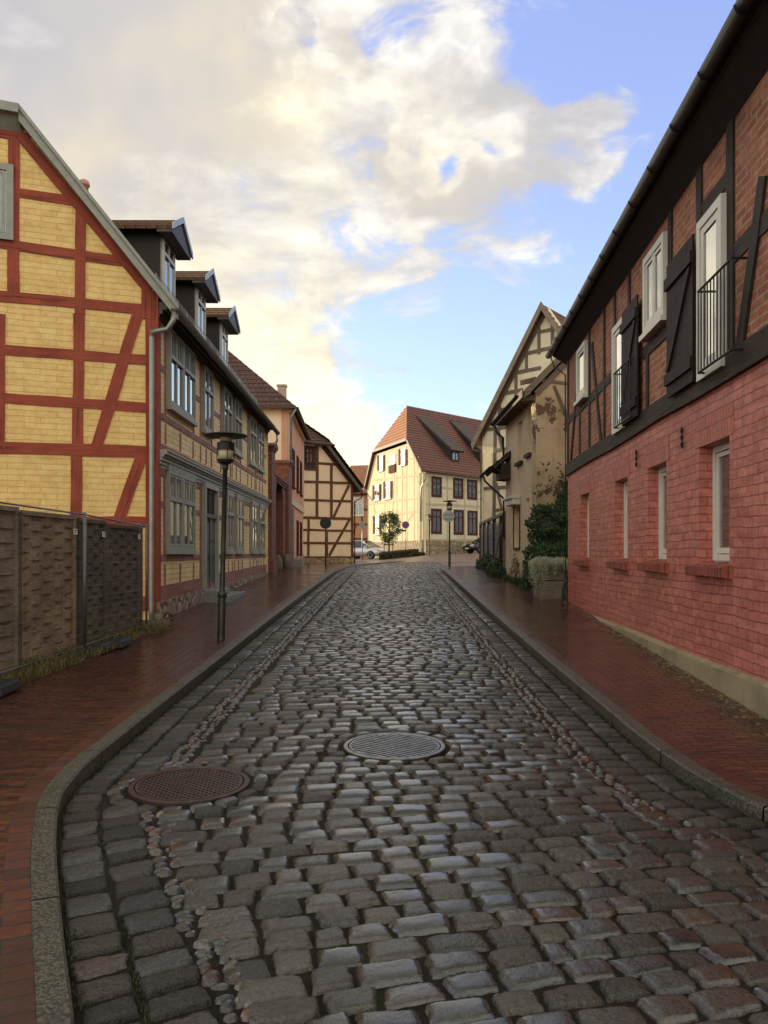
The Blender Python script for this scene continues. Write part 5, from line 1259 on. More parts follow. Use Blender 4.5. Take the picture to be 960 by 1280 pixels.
for i in range(2):
    a0,a1=mc[i]+.02,mc[i+1]-.02; mb=MB(); zb0,zb1=FN.g(a0)+.17,FN.g(a1)+.19; zt0,zt1=EYE+.55,EYE+.45
    zt0=EYE+(HZ-628)*8.59/F if i==0 else zt1; 
    ztA=lambda a:interp([(-1.4,EYE+.56),(cuts[2],EYE+.50),(cuts[4],EYE+.42)],a); zbA=lambda a:FN.g(a)+.17
    for o in ([(a0,zbA(a0)),(a1,zbA(a1))],[(a0,ztA(a0)),(a1,ztA(a1))]): mb.tube([FN.P(*o[0],0),FN.P(*o[1],0)],.011,6)
    for a in (a0,a1): mb.tube([FN.P(a,FN.g(a)+.1,0),FN.P(a,ztA(a)+.03,0)],.016,8)
    P_=part(mb,'panel_frame','zinc',T,smooth=True); mb=MB(); a=a0
    while a<a1: mb.tube([FN.P(a,zbA(a),0),FN.P(a,ztA(a)+.02,0)],.0012,4,cap=False); a+=.05
    for k in range(11):
        f_=k/11; mb.tube([FN.P(a0,zbA(a0)+(ztA(a0)-zbA(a0))*f_,.003),FN.P(a1,zbA(a1)+(ztA(a1)-zbA(a1))*f_,.003)],.0018,4,cap=False)
    part(mb,'wire_mesh','zinc',P_)
for u,v,w in ((93.5,664.5,.10),(129,668,.09),(173.5,671,.075)):
    a,z=FN.px(u,v); mb=MB(); bx(mb,FN,a-w/2,a+w/2,z-.035,z+.035,.008,.014); L_=part(mb,'label_plate','white',T)
    mb=MB(); bx(mb,FN,a-w*.38,a+w*.38,z+.008,z+.018,.014,.0155); bx(mb,FN,a-w*.38,a+w*.1,z-.018,z-.008,.014,.0155); part(mb,'print_lines','iron',L_)
for u,v in ((150,803),(126,809),(2,862)):
    Y=1650/(v+6-657.6); X=(u-480)/F*Y; mb=MB(); z=gz(X,Y)+.115
    mb.hexa([(X-.13,Y-.24,z),(X+.11,Y-.24,z),(X+.11,Y+.24,z+.02),(X-.13,Y+.24,z+.02)],[(X-.10,Y-.2,z+.10),(X+.08,Y-.2,z+.10),(X+.08,Y+.2,z+.11),(X-.10,Y+.2,z+.11)])
    part(mb,'fence_foot','rubber',T,bevel=.02)

# dirt verge and grass under the fence
v_=ribbon('x',frange(2,14.2,.3),lambda y:-7,lambda y:-4.57+.0683*y+.42+.12*math.sin(y*2.1)+.06*math.sin(y*5.3)+(-.25 if y>12.4 else 0),.0,'dirt',6,lambda x,y:gz(x,y)+.130-.035*ss((x+4.57-.0683*y-.12)/.3))
structure(build(v_,'verge','dirt'))
def blades(n, sampler, h, w, name, mat, label=None, bend=.5):
    mb=MB()
    for i in range(n):
        p=sampler(); 
        if p is None: continue
        x,y,z=p; hh=h*R(.4,1.3); a=R(0,2*math.pi); lx,ly=math.cos(a),math.sin(a); b=bend*hh*R(.3,1.4); ww=w*R(.6,1.3)
        px_,py_=-ly*ww,lx*ww
        A=(x-px_,y-py_,z);B=(x+px_,y+py_,z);C_=(x+px_*.7+lx*b*.35,y+py_*.7+ly*b*.35,z+hh*.6);D_=(x-px_*.7+lx*b*.35,y-py_*.7+ly*b*.35,z+hh*.6);E=(x+lx*b,y+ly*b,z+hh)
        mb.face([A,B,C_,D_]); mb.face([D_,C_,E])
    o=build(mb,name,mat,uvs=False); o['kind']='stuff'
    if label: o['label']=label; o['category']=name.replace('_',' ')
    return o
def s_verge():
    y=R(6.5,13); x=-4.57+.0683*y+R(-.3,.42); d=mnoise.noise(Vector((x*2,y*1.3,0)))
    if d<-.1: return None
    return (x,y,gz(x,y)+.125)
blades(8000,s_verge,.10,.0035,'dry_grass','drygrass','tufts of dry yellow grass under the fence',.9)
def leaves(mb, pts, size, mi=0, flat=None, asp=1.0):
    for p in pts:
        s=size*R(.6,1.35); 
        n=Vector((R(-1,1),R(-1,1),R(-1,1)))
        if flat is not None: n=n*.8+Vector(flat)*1.2
        n.normalize(); a=n.cross(Vector((R(-1,1),R(-1,1),R(-1,1)))).normalized(); b=n.cross(a)
        c=Vector(p); mb.face([c-a*s*.5,c-b*s*.42*asp+a*s*.05,c+a*s*.62,c+b*s*.42*asp+a*s*.05],mi)

# fallen leaves by the right plinth and left kerb
mb=MB(); pts=[]
for i in range(900):
    y=R(6,19); x=2.787+.0642*y-.09-abs(random.gauss(0,.12)); 
    if mnoise.noise(Vector((x*3,y*1.2,3)))<-.15 and random.random()<.8: continue
    pts.append((x,y,gz(x,y)+.125+R(0,.012)))
leaves(mb,pts,.035,flat=(0,0,2.2)); o=build(mb,'fallen_leaves','deadleaf',uvs=False); o['kind']='stuff'
mb=MB(); pts=[]
for i in range(500):
    y=R(11,24); x=interp([(0,-3.83),(27,-3.9)],y)+.07+abs(random.gauss(0,.15)); pts.append((x,y,gz(x,y)+.125+R(0,.01)))
leaves(mb,pts,.03,flat=(0,0,2.2)); o=build(mb,'fallen_leaves','deadleaf',uvs=False); o['kind']='stuff'
# moss along kerb foot
def s_moss():
    side=random.random()<.5; y=R(2,30) if random.random()<.5 else R(2,10); x=(XL(y)+abs(random.gauss(0,.03))+.01) if side else (XR(y)-abs(random.gauss(0,.04))-.01)
    if mnoise.noise(Vector((y*1.4,5 if side else 9,0)))<.05: return None
    return (x,y,rz(x,y)-.01)
blades(6000,s_moss,.022,.003,'moss','moss','green moss in the joint below the kerb',.8)
def s_joint():
    y=R(2,9); side=random.random()<.55; off=random.choice((.232,.232,.445))+random.gauss(0,.009)
    if mnoise.noise(Vector((y*1.1,off*9,17 if side else 23)))<.0: return None
    f=XL if side else XR; d=(f(y+.1)-f(y-.1))/.2; x=f(y)+(off if side else -off)*math.sqrt(1+d*d)
    return (x,y,rz(x,y)-.022)
blades(5000,s_joint,.024,.003,'moss','moss','green moss in the joints between the gutter setts',.8)

# ================================================================== PLANTER, IVY, WEEDS (right)
T=thing('stone_planter','old concrete planter wall overgrown with trailing plant between ivy and pink house','planter',(3.7,18.2,gz(3.7,18.2)+.1))
gp_=gz(3.7,18.2)+.08
mb=MB(); 
def pbox(x0,x1,y0,y1,z0,z1):
    mb.hexa([(x0,y0,z0),(x1,y0-.02,z0),(x1,y1,z0),(x0,y1,z0)],[(x0+.01,y0+.03,z1),(x1,y0+.01,z1),(x1,y1,z1),(x0+.01,y1,z1)])
zt=EYE-(702-692)*18.2/F
pbox(3.40,3.98,18.0,18.9,gp_-.05,gp_+.42); pbox(3.43,3.98,18.04,18.9,gp_+.43,gp_+.74); pbox(3.46,3.98,18.02,18.9,gp_+.75,zt-.05)
part(mb,'trough','concrete',T,bevel=.02)
mb=MB(); mb.box(3.5,3.97,18.15,18.85,zt-.06,zt-.02); part(mb,'soil','soil',T)
mb=MB(); Y=18.0; 
pp=[(3.93,Y-.02,gp_+.35),(3.93,Y-.10,gp_+.33),(3.86,Y-.22,gp_+.30),(3.85,Y-.24,gp_+.12)]; mb.tube(pp,.035,8); mb.lathe(3.85,Y-.24,[(.05,gp_+.02),(.05,gp_+.12)],10); tag(build(mb,'drain_pipe','rubber',base=(3.85,Y-.24,gp_+.02),smooth=False),'short black drain pipe elbow at the corner between planter and pink house','drain pipe')
# trailing silver plant
mb=MB()
for i in range(260):
    x=R(3.36,4.0); y=R(17.98,18.75); top=zt+R(.02,.12)+.22*mnoise.noise(Vector((x*5,y*4,1))); side=random.random()
    if side<.62: ex,ey=x,17.98-R(.0,.12)
    else: ex,ey=3.38-R(0,.12),y
    dropm=(.75 if ex<3.62 else .3)*(.55+.45*math.sin(ex*23+ey*9))
    dropm=R(.1,1)*dropm; p0=Vector((x,y,zt)); p1=Vector(((x+ex)/2,(y+ey)/2,top)); p2=Vector((ex,ey,zt-.02)); p3=Vector((ex+R(-.04,.04),ey+R(-.03,.03),zt-dropm))
    pts=[]
    for k in range(16):
        t=k/15
        if t<.5: q=p0.lerp(p1,t*2).lerp(p1.lerp(p2,t*2),t*2)
        else: q=p2.lerp(p3,(t-.5)*2)
        pts.extend([q+Vector((R(-.035,.035),R(-.035,.035),R(-.035,.035))) for _ in range(3)])
    leaves(mb,pts,.032,asp=.45)
tag(build(mb,'trailing_plant','silverleaf',base=(3.6,18.2,zt),uvs=False),'pale grey-green trailing plant spilling over the concrete planter','plant')
# ivy on the derelict side wall
mb=MB(); pts=[]
def ivy_w(z):  # left and right limits along DS as function of height
    t=(z-.7)/3.1
    return -.2+.5*max(0,t-.4)+.06*math.sin(z*7)+.05*math.sin(z*17)
ztop=DS.px(690,588)[1]
while len(pts)<14000:
    z=R(.6,ztop+.2); l=ivy_w(z); a=R(l-.15,1.75)
    if z>ztop-.9 and (a<.45+(.55*(z-ztop+.9)) or a>1.4+R(-.2,.1)): 
        if random.random()<.97: continue
    cl=mnoise.noise(Vector((a*3.2,z*3.2,0)))
    if a<l+.12 and random.random()<.6: continue
    if cl<-.28 and random.random()<.75: continue
    pts.append(DS.P(a,z,.04+max(0,.16+.22*cl)*R(.5,1.1)))
leaves(mb,pts,.075,flat=(-.2,-1,.35))
# stems
sm=MB()
for k in range(7): a=.1+k*.22; sm.tube([DS.P(a,.6,.03),DS.P(a+R(-.1,.1),1.7,.04),DS.P(a+R(-.15,.25),2.9,.03)],.012,5)
T=thing('ivy','dark green ivy covering the derelict side wall behind the planter','ivy',tuple(DS.P(.8,gz(4.5,21),.1))); part(mb,'foliage','ivy',T,uvs=False); part(sm,'stem','bark',T)
# shrub at the derelict corner
def bush(label,c,r,h,n,mat,size=.05,name='shrub',cat='shrub',group=None,blob=2.2):
    mb=MB(); pts=[]
    for i in range(n):
        t=R(0,2*math.pi); e=math.acos(R(0,1)); rr=R(.55,1)**.5
        nse=1+.35*mnoise.noise(Vector((math.cos(t)*blob,math.sin(t)*blob,e*blob+c[0])))
        pts.append((c[0]+r[0]*rr*nse*math.sin(e)*math.cos(t),c[1]+r[1]*rr*nse*math.sin(e)*math.sin(t),c[2]+h*rr*nse*math.cos(e)))
    leaves(mb,pts,size,flat=(0,-.3,.5)); st=MB()
    for k in range(6): st.tube([(c[0],c[1],c[2]-.02),(c[0]+r[0]*R(-.5,.5),c[1]+r[1]*R(-.5,.5),c[2]+h*R(.5,.8))],.006,4)
    T=thing(name,label,cat,c,group); part(mb,'foliage',mat,T,uvs=False); part(st,'stem','bark',T); return T
gv=lambda x,y:gz(x,y)+.12
bush('small dark green shrub at the foot of the derelict house corner',(3.62,20.6,gv(3.6,20.6)),(.24,.35),.62,1100,'ivy',.05)
bush('low weedy shrub beside the right-hand gate',(3.62,26.2,gv(3.6,26.2)),(.32,.9),.55,1300,'weed',.06)
bush('spreading green weeds at the foot of the right-hand fence',(3.95,31.0,gv(3.95,31)),(.4,2.2),.6,1500,'weed',.07)
bush('tall wispy weed against the derelict front wall',(3.72,23.4,gv(3.7,23.4)),(.16,.35),.75,420,'drygrass',.045)
def s_weed():
    y=R(20.5,34); x=interp([(20,3.85),(25.5,3.72),(35.8,4.1)],y)-abs(random.gauss(0,.14)); return (x,y,gv(x,y)-.01)
blades(2600,s_weed,.17,.006,'weeds','weed','green weeds along the foot of the right wall',.7)

# right fence with gate and greenery behind
RF=Wall((3.76,25.7),(.04,1),(-1,0)); LRF=10.0
T=thing('wooden_gate_fence','tall dark fence with pale top rail and wire panels beside the derelict house','fence',(3.76,25.7,gz(3.76,25.7)+.1))
mb=MB(); zt0=EYE+(HZ-641)*25.6/F; zt1=EYE+(HZ-655)*35.6/F
mb.hexa([RF.P(-.05,zt0-.05,-.05),RF.P(-.05,zt0-.05,.05),RF.P(-.05,zt0+.05,.05),RF.P(-.05,zt0+.05,-.05)],[RF.P(LRF,zt1-.05,-.05),RF.P(LRF,zt1-.05,.05),RF.P(LRF,zt1+.05,.05),RF.P(LRF,zt1+.05,-.05)]); part(mb,'top_rail','greytimber',T)
for a in (0.05,1.3,3.6,5.9,8.0,9.95):
    mb=MB(); g=RF.g(a)+.05; w=.06; bx(mb,RF,a-w,a+w,g,zt0+(zt1-zt0)*a/LRF-.05+ (.12 if a in (.05,9.95) else 0),-.06,.055); part(mb,'post','blacktimber' if a>.1 else 'greytimber',T)
mb=MB()
for k in range(1,10): z=1.15+k*.19; mb.tube([RF.P(1.3,z,0),RF.P(LRF,z,0)],.006,4,cap=False)
a=1.4
while a<LRF: mb.tube([RF.P(a,1.05,0),RF.P(a,2.8,0)],.006,4,cap=False); a+=.2
part(mb,'wire_panel','galv',T)
mb=MB(); mb.hexa([RF.P(.9,1.0,.35),RF.P(1.05,1.0,.35),RF.P(.55,zt0-.3,.08),RF.P(.4,zt0-.3,.08)],[RF.P(.9,1.0,.29),RF.P(1.05,1.0,.29),RF.P(.55,zt0-.3,.02),RF.P(.4,zt0-.3,.02)]); part(mb,'leaning_plank','greytimber',T)
mb=MB()
for k in range(5): bx(mb,RF,.12+k*.22,.32+k*.22,RF.g(.5)+.15,zt0-.25,-.05,-.02)
part(mb,'gate_leaf','blacktimber',T)
mb=MB(); pts=[]
for i in range(6500):
    a=R(1.0,LRF+.3); z=R(1.0,2.75+.15*math.sin(a*2)); pts.append(RF.P(a,z,-.15-abs(random.gauss(0,.18))))
leaves(mb,pts,.09,flat=(-1,-.3,.3)); st=MB()
for a in frange(1.2,LRF,.8): st.tube([RF.P(a,.95,-.25),RF.P(a+.1,2.4,-.3)],.02,5)
T=thing('hedge','dark green hedge growing behind the wire fence on the right','hedge',tuple(RF.P(5,RF.g(5),-.3))); part(mb,'foliage','ivy',T,uvs=False); part(st,'stem','bark',T)

# ================================================================== STREET LAMPS
def lamp(label,x,y,zb,zt,lean=0,sc=1.0,group='disc-topped street lamps'):
    T=thing('street_lamp',label,'street lamp',(x,y,zb),group); H_=zt-zb
    sh=lambda z:lean*(z-zb)/H_
    def fix(mb):
        mb.v=[(vx+sh(vz),vy,vz) for vx,vy,vz in mb.v]; return mb
    mb=MB(); mb.lathe(x,y,[(.060,zb-.05),(.056,zb+.02),(.054,zb+.62),(.046,zb+.68),(.036,zb+.72),(.034,zt-.50),(.045,zt-.49),(.05,zt-.42)],14); part(fix(mb),'pole','lamp_pole',T,smooth=True)
    mb=MB(); mb.lathe(x,y,[(.058,zb+.60),(.066,zb+.61),(.066,zb+.66),(.05,zb+.68)],14); part(fix(mb),'collar','lamp_pole',T,smooth=True)
    mb=MB(); mb.lathe(x,y,[(.05,zt-.42),(.11,zt-.395),(.12,zt-.36),(.115,zt-.35)],18); mb.lathe(x,y,[(.122,zt-.22),(.122,zt-.12),(.06,zt-.10),(.06,zt-.04)],18)
    for k in range(4):
        t=k*math.pi/2+.4; mb.tube([(x+.118*math.cos(t),y+.118*math.sin(t),zt-.37),(x+.118*math.cos(t),y+.118*math.sin(t),zt-.2)],.006,5)
    part(fix(mb),'lantern_frame','iron',T)
    mb=MB(); mb.lathe(x,y,[(.095,zt-.37),(.105,zt-.21)],18); part(fix(mb),'lamp_glass','lampglass',T,smooth=True); mb=MB(); mb.lathe(x,y,[(.085,zt-.10),(.085,zt-.03)],18); part(fix(mb),'lamp_neck','lampglass',T,smooth=True)
    mb=MB(); mb.lathe(x,y,[(.10,zt-.035),(.29,zt-.03),(.305,zt-.02),(.29,zt-.005),(.08,zt+.025),(.02,zt+.03)],28); part(fix(mb),'lamp_shade','iron',T)
    return T
lamp('near street lamp with worn dark pole on the left pavement before the yellow house',-2.29,11.63,gz(-2.29,11.63)+.1,EYE+(HZ-543)*11.63/F,lean=.07)
lamp('street lamp on the right pavement corner with a round sign fixed to its pole',2.85,36.0,gz(2.85,36)+.1,EYE+(HZ-626)*36/F)
lamp('distant thin street lamp standing before the maroon windows of the cream end house',3.3,60,gz(3.3,60),EYE+(HZ-643.5)*60/F)
# ---- signs
def sign(label,x,y,zb,zc,r,mat,face=-1,ring=None,pole=True,extra=None,group=None,off=.05):
    T=thing('road_sign',label,'road sign',(x,y,zb),group)
    if pole: mb=MB(); mb.tube([(x,y,zb-.05),(x,y,zc+r+.03)],.03,8); part(mb,'pole','galv' if mat!='signdark' else 'signdark',T,smooth=True)
    def disc(mb,rad,y0,y1):
        n=28; f=[(x+rad*math.cos(2*math.pi*k/n),y0,zc+rad*math.sin(2*math.pi*k/n)) for k in range(n)]; b=[(p[0],y1,p[2]) for p in f]
        mb.face(f); mb.face(b[::-1]); 
        for k in range(n): j=(k+1)%n; mb.face([f[k],b[k],b[j],f[j]])
    mb=MB(); disc(mb,r,y-off,y-off+.02); D=part(mb,'sign_disc',mat,T)
    if ring:
        mb=MB(); disc(mb,r*.74,y-off-.004,y-off-.001); part(mb,'sign_face',ring,D)
        mb=MB(); d=r*.74*.7; w=r*.13; mb.hexa([(x-d-w/2,y-off-.008,zc+d),(x-d+w/2,y-off-.008,zc+d+w/2),(x+d+w/2,y-off-.008,zc-d),(x+d-w/2,y-off-.008,zc-d-w/2)],[(x-d-w/2,y-off-.005,zc+d),(x-d+w/2,y-off-.005,zc+d+w/2),(x+d+w/2,y-off-.005,zc-d),(x+d-w/2,y-off-.005,zc-d-w/2)]); part(mb,'diagonal_bar',mat,D)
    else:
        mb=MB()
        for dz in (-.35*r,.35*r): mb.box(x-r*.8,x+r*.8,y-off-.03,y-off-.002,zc+dz-.015,zc+dz+.015)
        part(mb,'bracket',mat,D)
    if extra: mb=MB(); mb.box(x-.33,x+.03,y-off,y-off+.02,zc-r-.22,zc-r-.08); part(mb,'plate','signdark',T)
    return T
sign('dark back of a round road sign on its pole before the cream half-timbered gable',-2.54,36,gz(-2.54,36)+.1,EYE+(HZ-654)*36/F,.25,'signdark')
sign('round grey-green back of a road sign fixed to the right lamp pole',2.79,35.85,EYE+(HZ-646)*36/F-.3,EYE+(HZ-645.5)*36/F,.26,'signback',pole=False,off=.06)
sign('round no-stopping sign, red edge on blue, before the sunlit cream gable',1.60,61.3,gz(1.6,61),EYE+(HZ-656)*61/F,.27,'signred',ring='signblue',extra=True)
sign('small grey round sign on a thin pole in front of the silver car',-1.45,55.0,gz(-1.45,55),EYE+(HZ-656)*55/F,.2,'signback')

# ================================================================== YOUNG TREE, HEDGE
tx,ty=.36,61.5; tg=gz(tx,ty)
T=thing('young_tree','young leafy street tree tied to stakes beside the silver car','tree',(tx,ty,tg))
mb=MB(); mb.tube([(tx,ty,tg),(tx+.02,ty,tg+1.4),(tx+.05,ty,tg+2.2),(tx,ty,tg+3.4)],[.07,.055,.045,.02],8)
for k in range(16):
    t=k*2.4; z=tg+1.3+k*.11; mb.tube([(tx,ty,z),(tx+.45*math.cos(t),ty+.45*math.sin(t),z+.45),(tx+.75*math.cos(t),ty+.75*math.sin(t),z+.95)],[.022,.014,.006],5)
part(mb,'trunk','bark',T)
mb=MB(); pts=[]; cl=[]
for k in range(48):
    t=R(0,6.28); zz=R(0,1); rr=.72*math.sin(math.pi*(.15+.75*zz))**.8*R(.5,1.15); cl.append((tx+rr*math.cos(t),ty+rr*math.sin(t),tg+1.25+2.1*zz))
for c in cl:
    for q in range(80): pts.append((c[0]+random.gauss(0,.13),c[1]+random.gauss(0,.13),c[2]+random.gauss(0,.13)))
leaves(mb,pts,.10,asp=.8); part(mb,'crown','leaf',T,uvs=False)
for s in (-.35,.3):
    mb=MB(); mb.tube([(tx+s,ty-.15,tg-.05),(tx+s,ty-.15,tg+1.15)],.035,7); part(mb,'stake','bark',T)
mb=MB(); mb.box(tx-.38,tx+.34,ty-.19,ty-.15,tg+1.0,tg+1.08); part(mb,'crossbar','bark',T)
mb=MB(); pts=[]
for i in range(9000):
    x=R(-.35,2.95); y=59.8+R(-.45,.6); zz=.58-.14*((x-1)/2)**2 - (.25 if x>2.5 else 0); z=gz(x,y)+R(0,zz)*(1-.2*abs(y-59.8)); pts.append((x,y,z))
leaves(mb,pts,.10,flat=(0,-.5,.5)); st=MB()
for x in frange(-.5,2.8,.35): st.tube([(x,59.8,gz(x,59.8)-.03),(x+.05,59.8,gz(x,59.8)+.5)],.02,5)
T=thing('low_hedge','low brown-green clipped hedge below the sunlit cream gable','hedge',(1.2,59.8,gz(1.2,59.8))); part(mb,'foliage','hedge',T,uvs=False); part(st,'stem','bark',T)

# ================================================================== CARS
paint_s=plain('silver_paint',(.62,.62,.61),.3,.35,var=.03,bump=0,coat=.6); paint_k=plain('black_paint',(.012,.014,.016),.25,.2,var=.03,bump=0,coat=.6); paint_g=plain('dark_grey_paint',(.05,.055,.06),.25,.4,var=.03,bump=0,coat=.6)
M['carglass']=plain('car_glass',(.02,.025,.025),.06,var=.02,bump=0,spec=.8); M['headlight']=plain('headlight_lens',(.6,.6,.58),.1,.2,var=.05,bump=0); M['plate']=plain('plate_white',(.75,.75,.72),.4,var=.02,bump=0)
def car(label,x,y,z,head,paint,L=4.05,Wd=1.72,Hh=1.46):
    T=thing('parked_car',label,'car',(x,y,z),'cars parked near the crossing'); ca,sa=math.cos(head),math.sin(head)
    def tr(mb): mb.v=[(x+px_*ca-py_*sa,y+px_*sa+py_*ca,z+pz) for px_,py_,pz in mb.v]; return mb
    hl=L/2; hw=Wd/2
    st=[(-hl,.55,.42,.80,.86),(-hl+.12,.36,.42,.92,.95),(-hl+.6,.26,.5,.94,1.0),(-.4,.24,.5,.92,1.0),(.55,.24,.5,.92,1.0),(1.0,.25,.5,.90,1.0),(hl-.55,.26,.46,.80,.98),(hl-.14,.30,.42,.70,.93),(hl,.38,.46,.56,.80)]
    def loft(rings,mb):
        n=len(rings[0]); idx=[]
        for r in rings: idx.append(len(mb.v)); mb.v.extend(r)
        for i,j in zip(idx,idx[1:]):
            for k in range(n): mb.f.append((i+k,j+k,j+(k+1)%n,i+(k+1)%n)); mb.m.append(0)
        mb.f.append(tuple(idx[0]+k for k in reversed(range(n)))); mb.m.append(0); mb.f.append(tuple(idx[-1]+k for k in range(n))); mb.m.append(0)
    rings=[]
    for X,zb,zm,zt,w in st:
        w=w*hw; rings.append([(X,-w*.86,zb),(X,-w,zm),(X,-w*.98,zt-.12),(X,-w*.86,zt-.02),(X,-w*.4,zt+.02),(X,w*.4,zt+.02),(X,w*.86,zt-.02),(X,w*.98,zt-.12),(X,w,zm),(X,w*.86,zb)])
    mb=MB(); loft(rings,mb); body=part(tr(mb),'body',paint,T,smooth=True)
    # greenhouse glass and roof
    gs=[(-hl+.12,.92,.88,.93,.84),(-hl+.45,.92,.88,Hh-.08,.66),(-.3,.92,.90,Hh-.02,.68),(.25,.90,.90,Hh-.05,.66),(1.12,.88,.86,.90,.80)]
    rings=[[(X,-b*hw,zb),(X,-t*hw,zt-.01),(X,t*hw,zt-.01),(X,b*hw,zb)] for X,zb,b,zt,t in gs]; mb=MB(); loft(rings,mb); part(tr(mb),'windows','carglass',T)
    mb=MB(); rings=[[(X,-t*hw-.01,zt-.05),(X,-t*hw*.85,zt+.015),(X,t*hw*.85,zt+.015),(X,t*hw+.01,zt-.05)] for X,zb,b,zt,t in gs[1:4]]; loft(rings,mb)
    for s in (-1,1):
        for (p,q,w) in (((.25,s*.665*hw,Hh-.05),(1.12,s*.84*hw,.90),.035),((-.35,s*.69*hw,Hh-.04),(-.35,s*.90*hw,.92),.04),((-hl+.42,s*.68*hw,Hh-.1),(-hl+.15,s*.88*hw,.92),.07)): mb.tube([p,q],w,6)
    part(tr(mb),'roof',paint,T,smooth=True)
    for sx_ in (-1,1):
        for s in (-1,1):
            X=sx_*1.25; Yw=s*(hw-.10); w=MB(); n=18
            def ring(r,yy): return [(X+r*math.cos(2*math.pi*k/n),yy,.31+r*math.sin(2*math.pi*k/n)) for k in range(n)]
            loft([ring(.31,Yw-s*.1),ring(.31,Yw+s*.09),ring(.24,Yw+s*.115)],w); wh=part(tr(w),'wheel','rubber',T)
            w=MB(); loft([ring(.205,Yw+s*.10),ring(.20,Yw+s*.118),ring(.05,Yw+s*.10)],w); part(tr(w),'rim','galv',wh)
            w=MB(); n2=10; pr=None
            for k in range(n2+1):
                t=math.pi*k/n2; r_=.36; pt=[(X+r_*math.cos(t),s*(hw-.3),.31+r_*math.sin(t)),(X+r_*math.cos(t),s*(hw+.005),.31+r_*math.sin(t)),(X+(r_-.03)*math.cos(t),s*(hw+.005),.31+(r_-.03)*math.sin(t)),(X+(r_-.03)*math.cos(t),s*(hw-.3),.31+(r_-.03)*math.sin(t))]
                if pr: w.hexa(pr,pt)
                pr=pt
            part(tr(w),'wheel_arch','rubber',T)
    for s in (-1,1):
        w=MB(); w.hexa([(hl-.05,s*.50*hw,.60),(hl-.16,s*.90*hw,.58),(hl-.26,s*.88*hw,.73),(hl-.14,s*.5*hw,.70)],[(hl+.01,s*.50*hw,.60),(hl-.08,s*.93*hw,.58),(hl-.22,s*.93*hw,.735),(hl-.07,s*.5*hw,.71)]); part(tr(w),'headlight','headlight',T)
        w=MB(); w.box(.75,.92,min(s*hw*.95,s*(hw+.17)),max(s*hw*.95,s*(hw+.17)),.88,1.0); part(tr(w),'wing_mirror',paint,T,bevel=.03)
    w=MB(); w.box(hl-.02,hl+.012,-.45,.45,.50,.60); part(tr(w),'grille','rubber',T)
    w=MB(); w.box(hl-.03,hl+.022,-.26,.26,.36,.47); part(tr(w),'number_plate','plate',T)
    return T
car('silver hatchback parked at the crossing, bonnet towards the hedge',-1.55,64.0,gz(-2,64)+.02,-.62,paint_s)
car('dark grey car mostly hidden behind the silver hatchback',-3.7,69.0,gz(-3.6,69)+.02,-.6,paint_g,Hh=1.75)
car('black car behind the right-hand fence, its front facing the street',8.4,66.5,gz(8,66)+.02,math.radians(205),paint_k)

# ================================================================== CAMERA, LIGHT, SKY
cam=bpy.data.cameras.new('camera'); co_=bpy.data.objects.new('camera',cam); C.objects.link(co_); scene.camera=co_
co_.location=(0,0,EYE); co_.rotation_euler=(math.radians(90),0,0); cam.sensor_width=36; cam.sensor_fit='AUTO'; cam.lens=36*F/1280; cam.shift_y=52/1280; cam.clip_end=4000; cam.clip_start=.05
sd=Vector((-.755,.655,0)).normalized(); el=math.radians(11); sdir=Vector((sd.x*math.cos(el),sd.y*math.cos(el),math.sin(el)))
su=bpy.data.lights.new('sun','SUN'); su.energy=SUN_E if 'SUN_E' in globals() else 3.3; su.angle=math.radians(.6); su.color=(1,.80,.52); so_=bpy.data.objects.new('sun',su); C.objects.link(so_); so_.rotation_euler=sdir.to_track_quat('Z','Y').to_euler(); so_.location=(-30,30,40)
w=bpy.data.worlds.new('World'); scene.world=w; w.use_nodes=True; t=NT(w.node_tree); bg=t.n['Background']
sky=t.node('ShaderNodeTexSky'); sky.sky_type='NISHITA'; sky.sun_disc=False; sky.sun_elevation=el; sky.sun_rotation=math.atan2(sd.x,sd.y); sky.air_density=1.0; sky.dust_density=1.0; sky.ozone_density=1.6
d=t.node('ShaderNodeTexCoord').outputs['Generated']; d=t.vmath('NORMALIZE',d)
sx=t.node('ShaderNodeSeparateXYZ'); t.inp(sx,0,d); dz=sx.outputs[2]
den=t.math('ADD',t.math('MAXIMUM',dz,0.0),.16)
pl_=t.node('ShaderNodeCombineXYZ'); t.inp(pl_,0,t.math('DIVIDE',sx.outputs[0],den)); t.inp(pl_,1,t.math('DIVIDE',sx.outputs[1],den)); pc=pl_.outputs[0]
def pdir(u,v): return Vector(((u-480)/F,1,(HZ-v)/F)).normalized()
warpv=t.vmath('SCALE',t.vmath('SUBTRACT',t.noise(d,3.5,4,.6,out='Color'),(.5,.5,.5)),.16); dw=t.vmath('ADD',d,warpv)
def blob(u,v,rad,amp):
    p=pdir(u,v); q=(math.radians(rad))**2/2
    e=t.math('MULTIPLY',t.math('SUBTRACT',t.vmath('DOT_PRODUCT',dw,tuple(p),out='Value'),1.0),1/q)
    return t.math('MULTIPLY',t.math('MINIMUM',t.math('EXPONENT',e),1.0),amp)
def total(lst):
    acc=None
    for b_ in lst: acc=b_ if acc is None else t.math('ADD',acc,b_)
    return acc
def cen(n,k): return t.math('MULTIPLY',t.math('SUBTRACT',n,.5),k)
n1=t.noise(pc,1.5,6,.6,.3); n2=t.noise(t.vmath('ADD',pc,(5,2,0)),3.2,6,.6,.2); n3=t.noise(t.vmath('MULTIPLY',d,(1,1,2.0)),7.5,7,.60,.5)
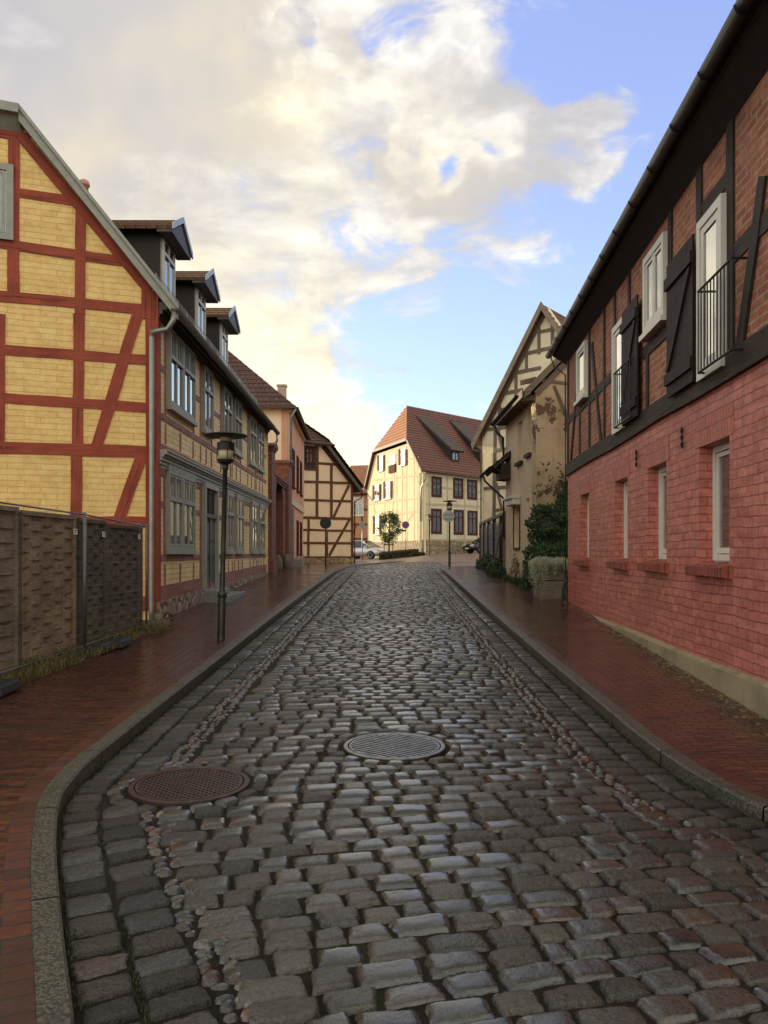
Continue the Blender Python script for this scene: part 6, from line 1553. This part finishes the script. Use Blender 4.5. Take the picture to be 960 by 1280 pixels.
cov=total([blob(120,80,22,.42),blob(60,300,15,.30),blob(300,270,12,.30),blob(480,290,7,.22),blob(620,235,8,.38),blob(750,190,6,.34),blob(540,60,5,.10),blob(330,470,7,.34),blob(490,475,4,.16),blob(430,620,7,.25),blob(780,30,10,-.34),blob(610,430,9,-.42),blob(450,395,7,-.30),blob(620,100,4,-.12),blob(440,60,5,-.2),blob(560,330,5,-.12)])
cov=t.math('ADD',t.math('ADD',cov,cen(n1,.9)),cen(n3,1.75))
cov=t.math('ADD',cov,t.math('MULTIPLY',t.ramp(dz,.56,.8),.7)); cf=t.ramp(cov,.0,.36)
lit=total([blob(310,290,11,.30),blob(430,600,13,.30),blob(60,350,12,.20),blob(235,110,5,.16),blob(490,60,5,.28),blob(360,130,6,.10),blob(750,240,4.5,.08),blob(400,470,6,.3),blob(120,140,9,-.42),blob(345,165,5,-.14),blob(60,30,14,-.26),blob(230,50,9,-.2),blob(520,240,6,-.12),blob(330,40,9,-.10),blob(650,215,7,-.20)])
lf=t.ramp(t.math('ADD',lit,t.math('ADD',cen(n2,1.4),cen(n3,1.3))),-.22,.60)
ccol=t.mix(lf,(3.5,3.45,3.75),(7.7,7.5,7.2))
warm=t.math('MINIMUM',total([blob(330,320,13,.95),blob(440,610,14,.85),blob(60,360,9,.8)]),1.0)
ccol=t.mix(t.math('MULTIPLY',warm,.8),ccol,t.mix(lf,(5.4,4.8,3.6),(7.8,7.05,4.9)))
# clear sky: Nishita, lifted and tinted as the phone camera renders it
hor=t.ramp(dz,.0,.55)
grad=t.mix(hor,(4.4,5.8,6.8),(2.3,2.9,6.0))
skyc=t.mix(.72,t.vmath('SCALE',sky.outputs[0],2.0),grad)
out=t.mix(cf,skyc,ccol)
# unseen cloud added to shape the light: bright behind the viewer, dimmer overhead
w.cycles.sampling_method='MANUAL'; w.cycles.sample_map_resolution=512
ov_=t.ramp(dz,.56,.86)
out=t.mix(ov_,out,t.mix(n1,(3.0,2.95,2.8),(5.2,4.95,4.4)))
bk=t.math('MULTIPLY',t.ramp(t.math('MULTIPLY',sx.outputs[1],-1.0),-.1,.5),t.math('SUBTRACT',1.0,ov_))
out=t.mix(bk,out,t.mix(n1,(7.5,7.3,6.8),(12.5,11.8,10.2)))
gr=t.ramp(dz,-.02,.0); out=t.mix(gr,(.8,.65,.5),out)
t.inp(bg,0,out); bg.inputs[1].default_value=.1
scene.view_settings.view_transform='Standard'; scene.view_settings.look='None'; scene.view_settings.exposure=.76; scene.view_settings.gamma=1
scene.render.resolution_x=768; scene.render.resolution_y=1024
try:
    scene.cycles.max_bounces=5; scene.cycles.transparent_max_bounces=8; scene.cycles.sample_clamp_indirect=3.0; scene.cycles.caustics_reflective=False; scene.cycles.caustics_refractive=False
except Exception: pass
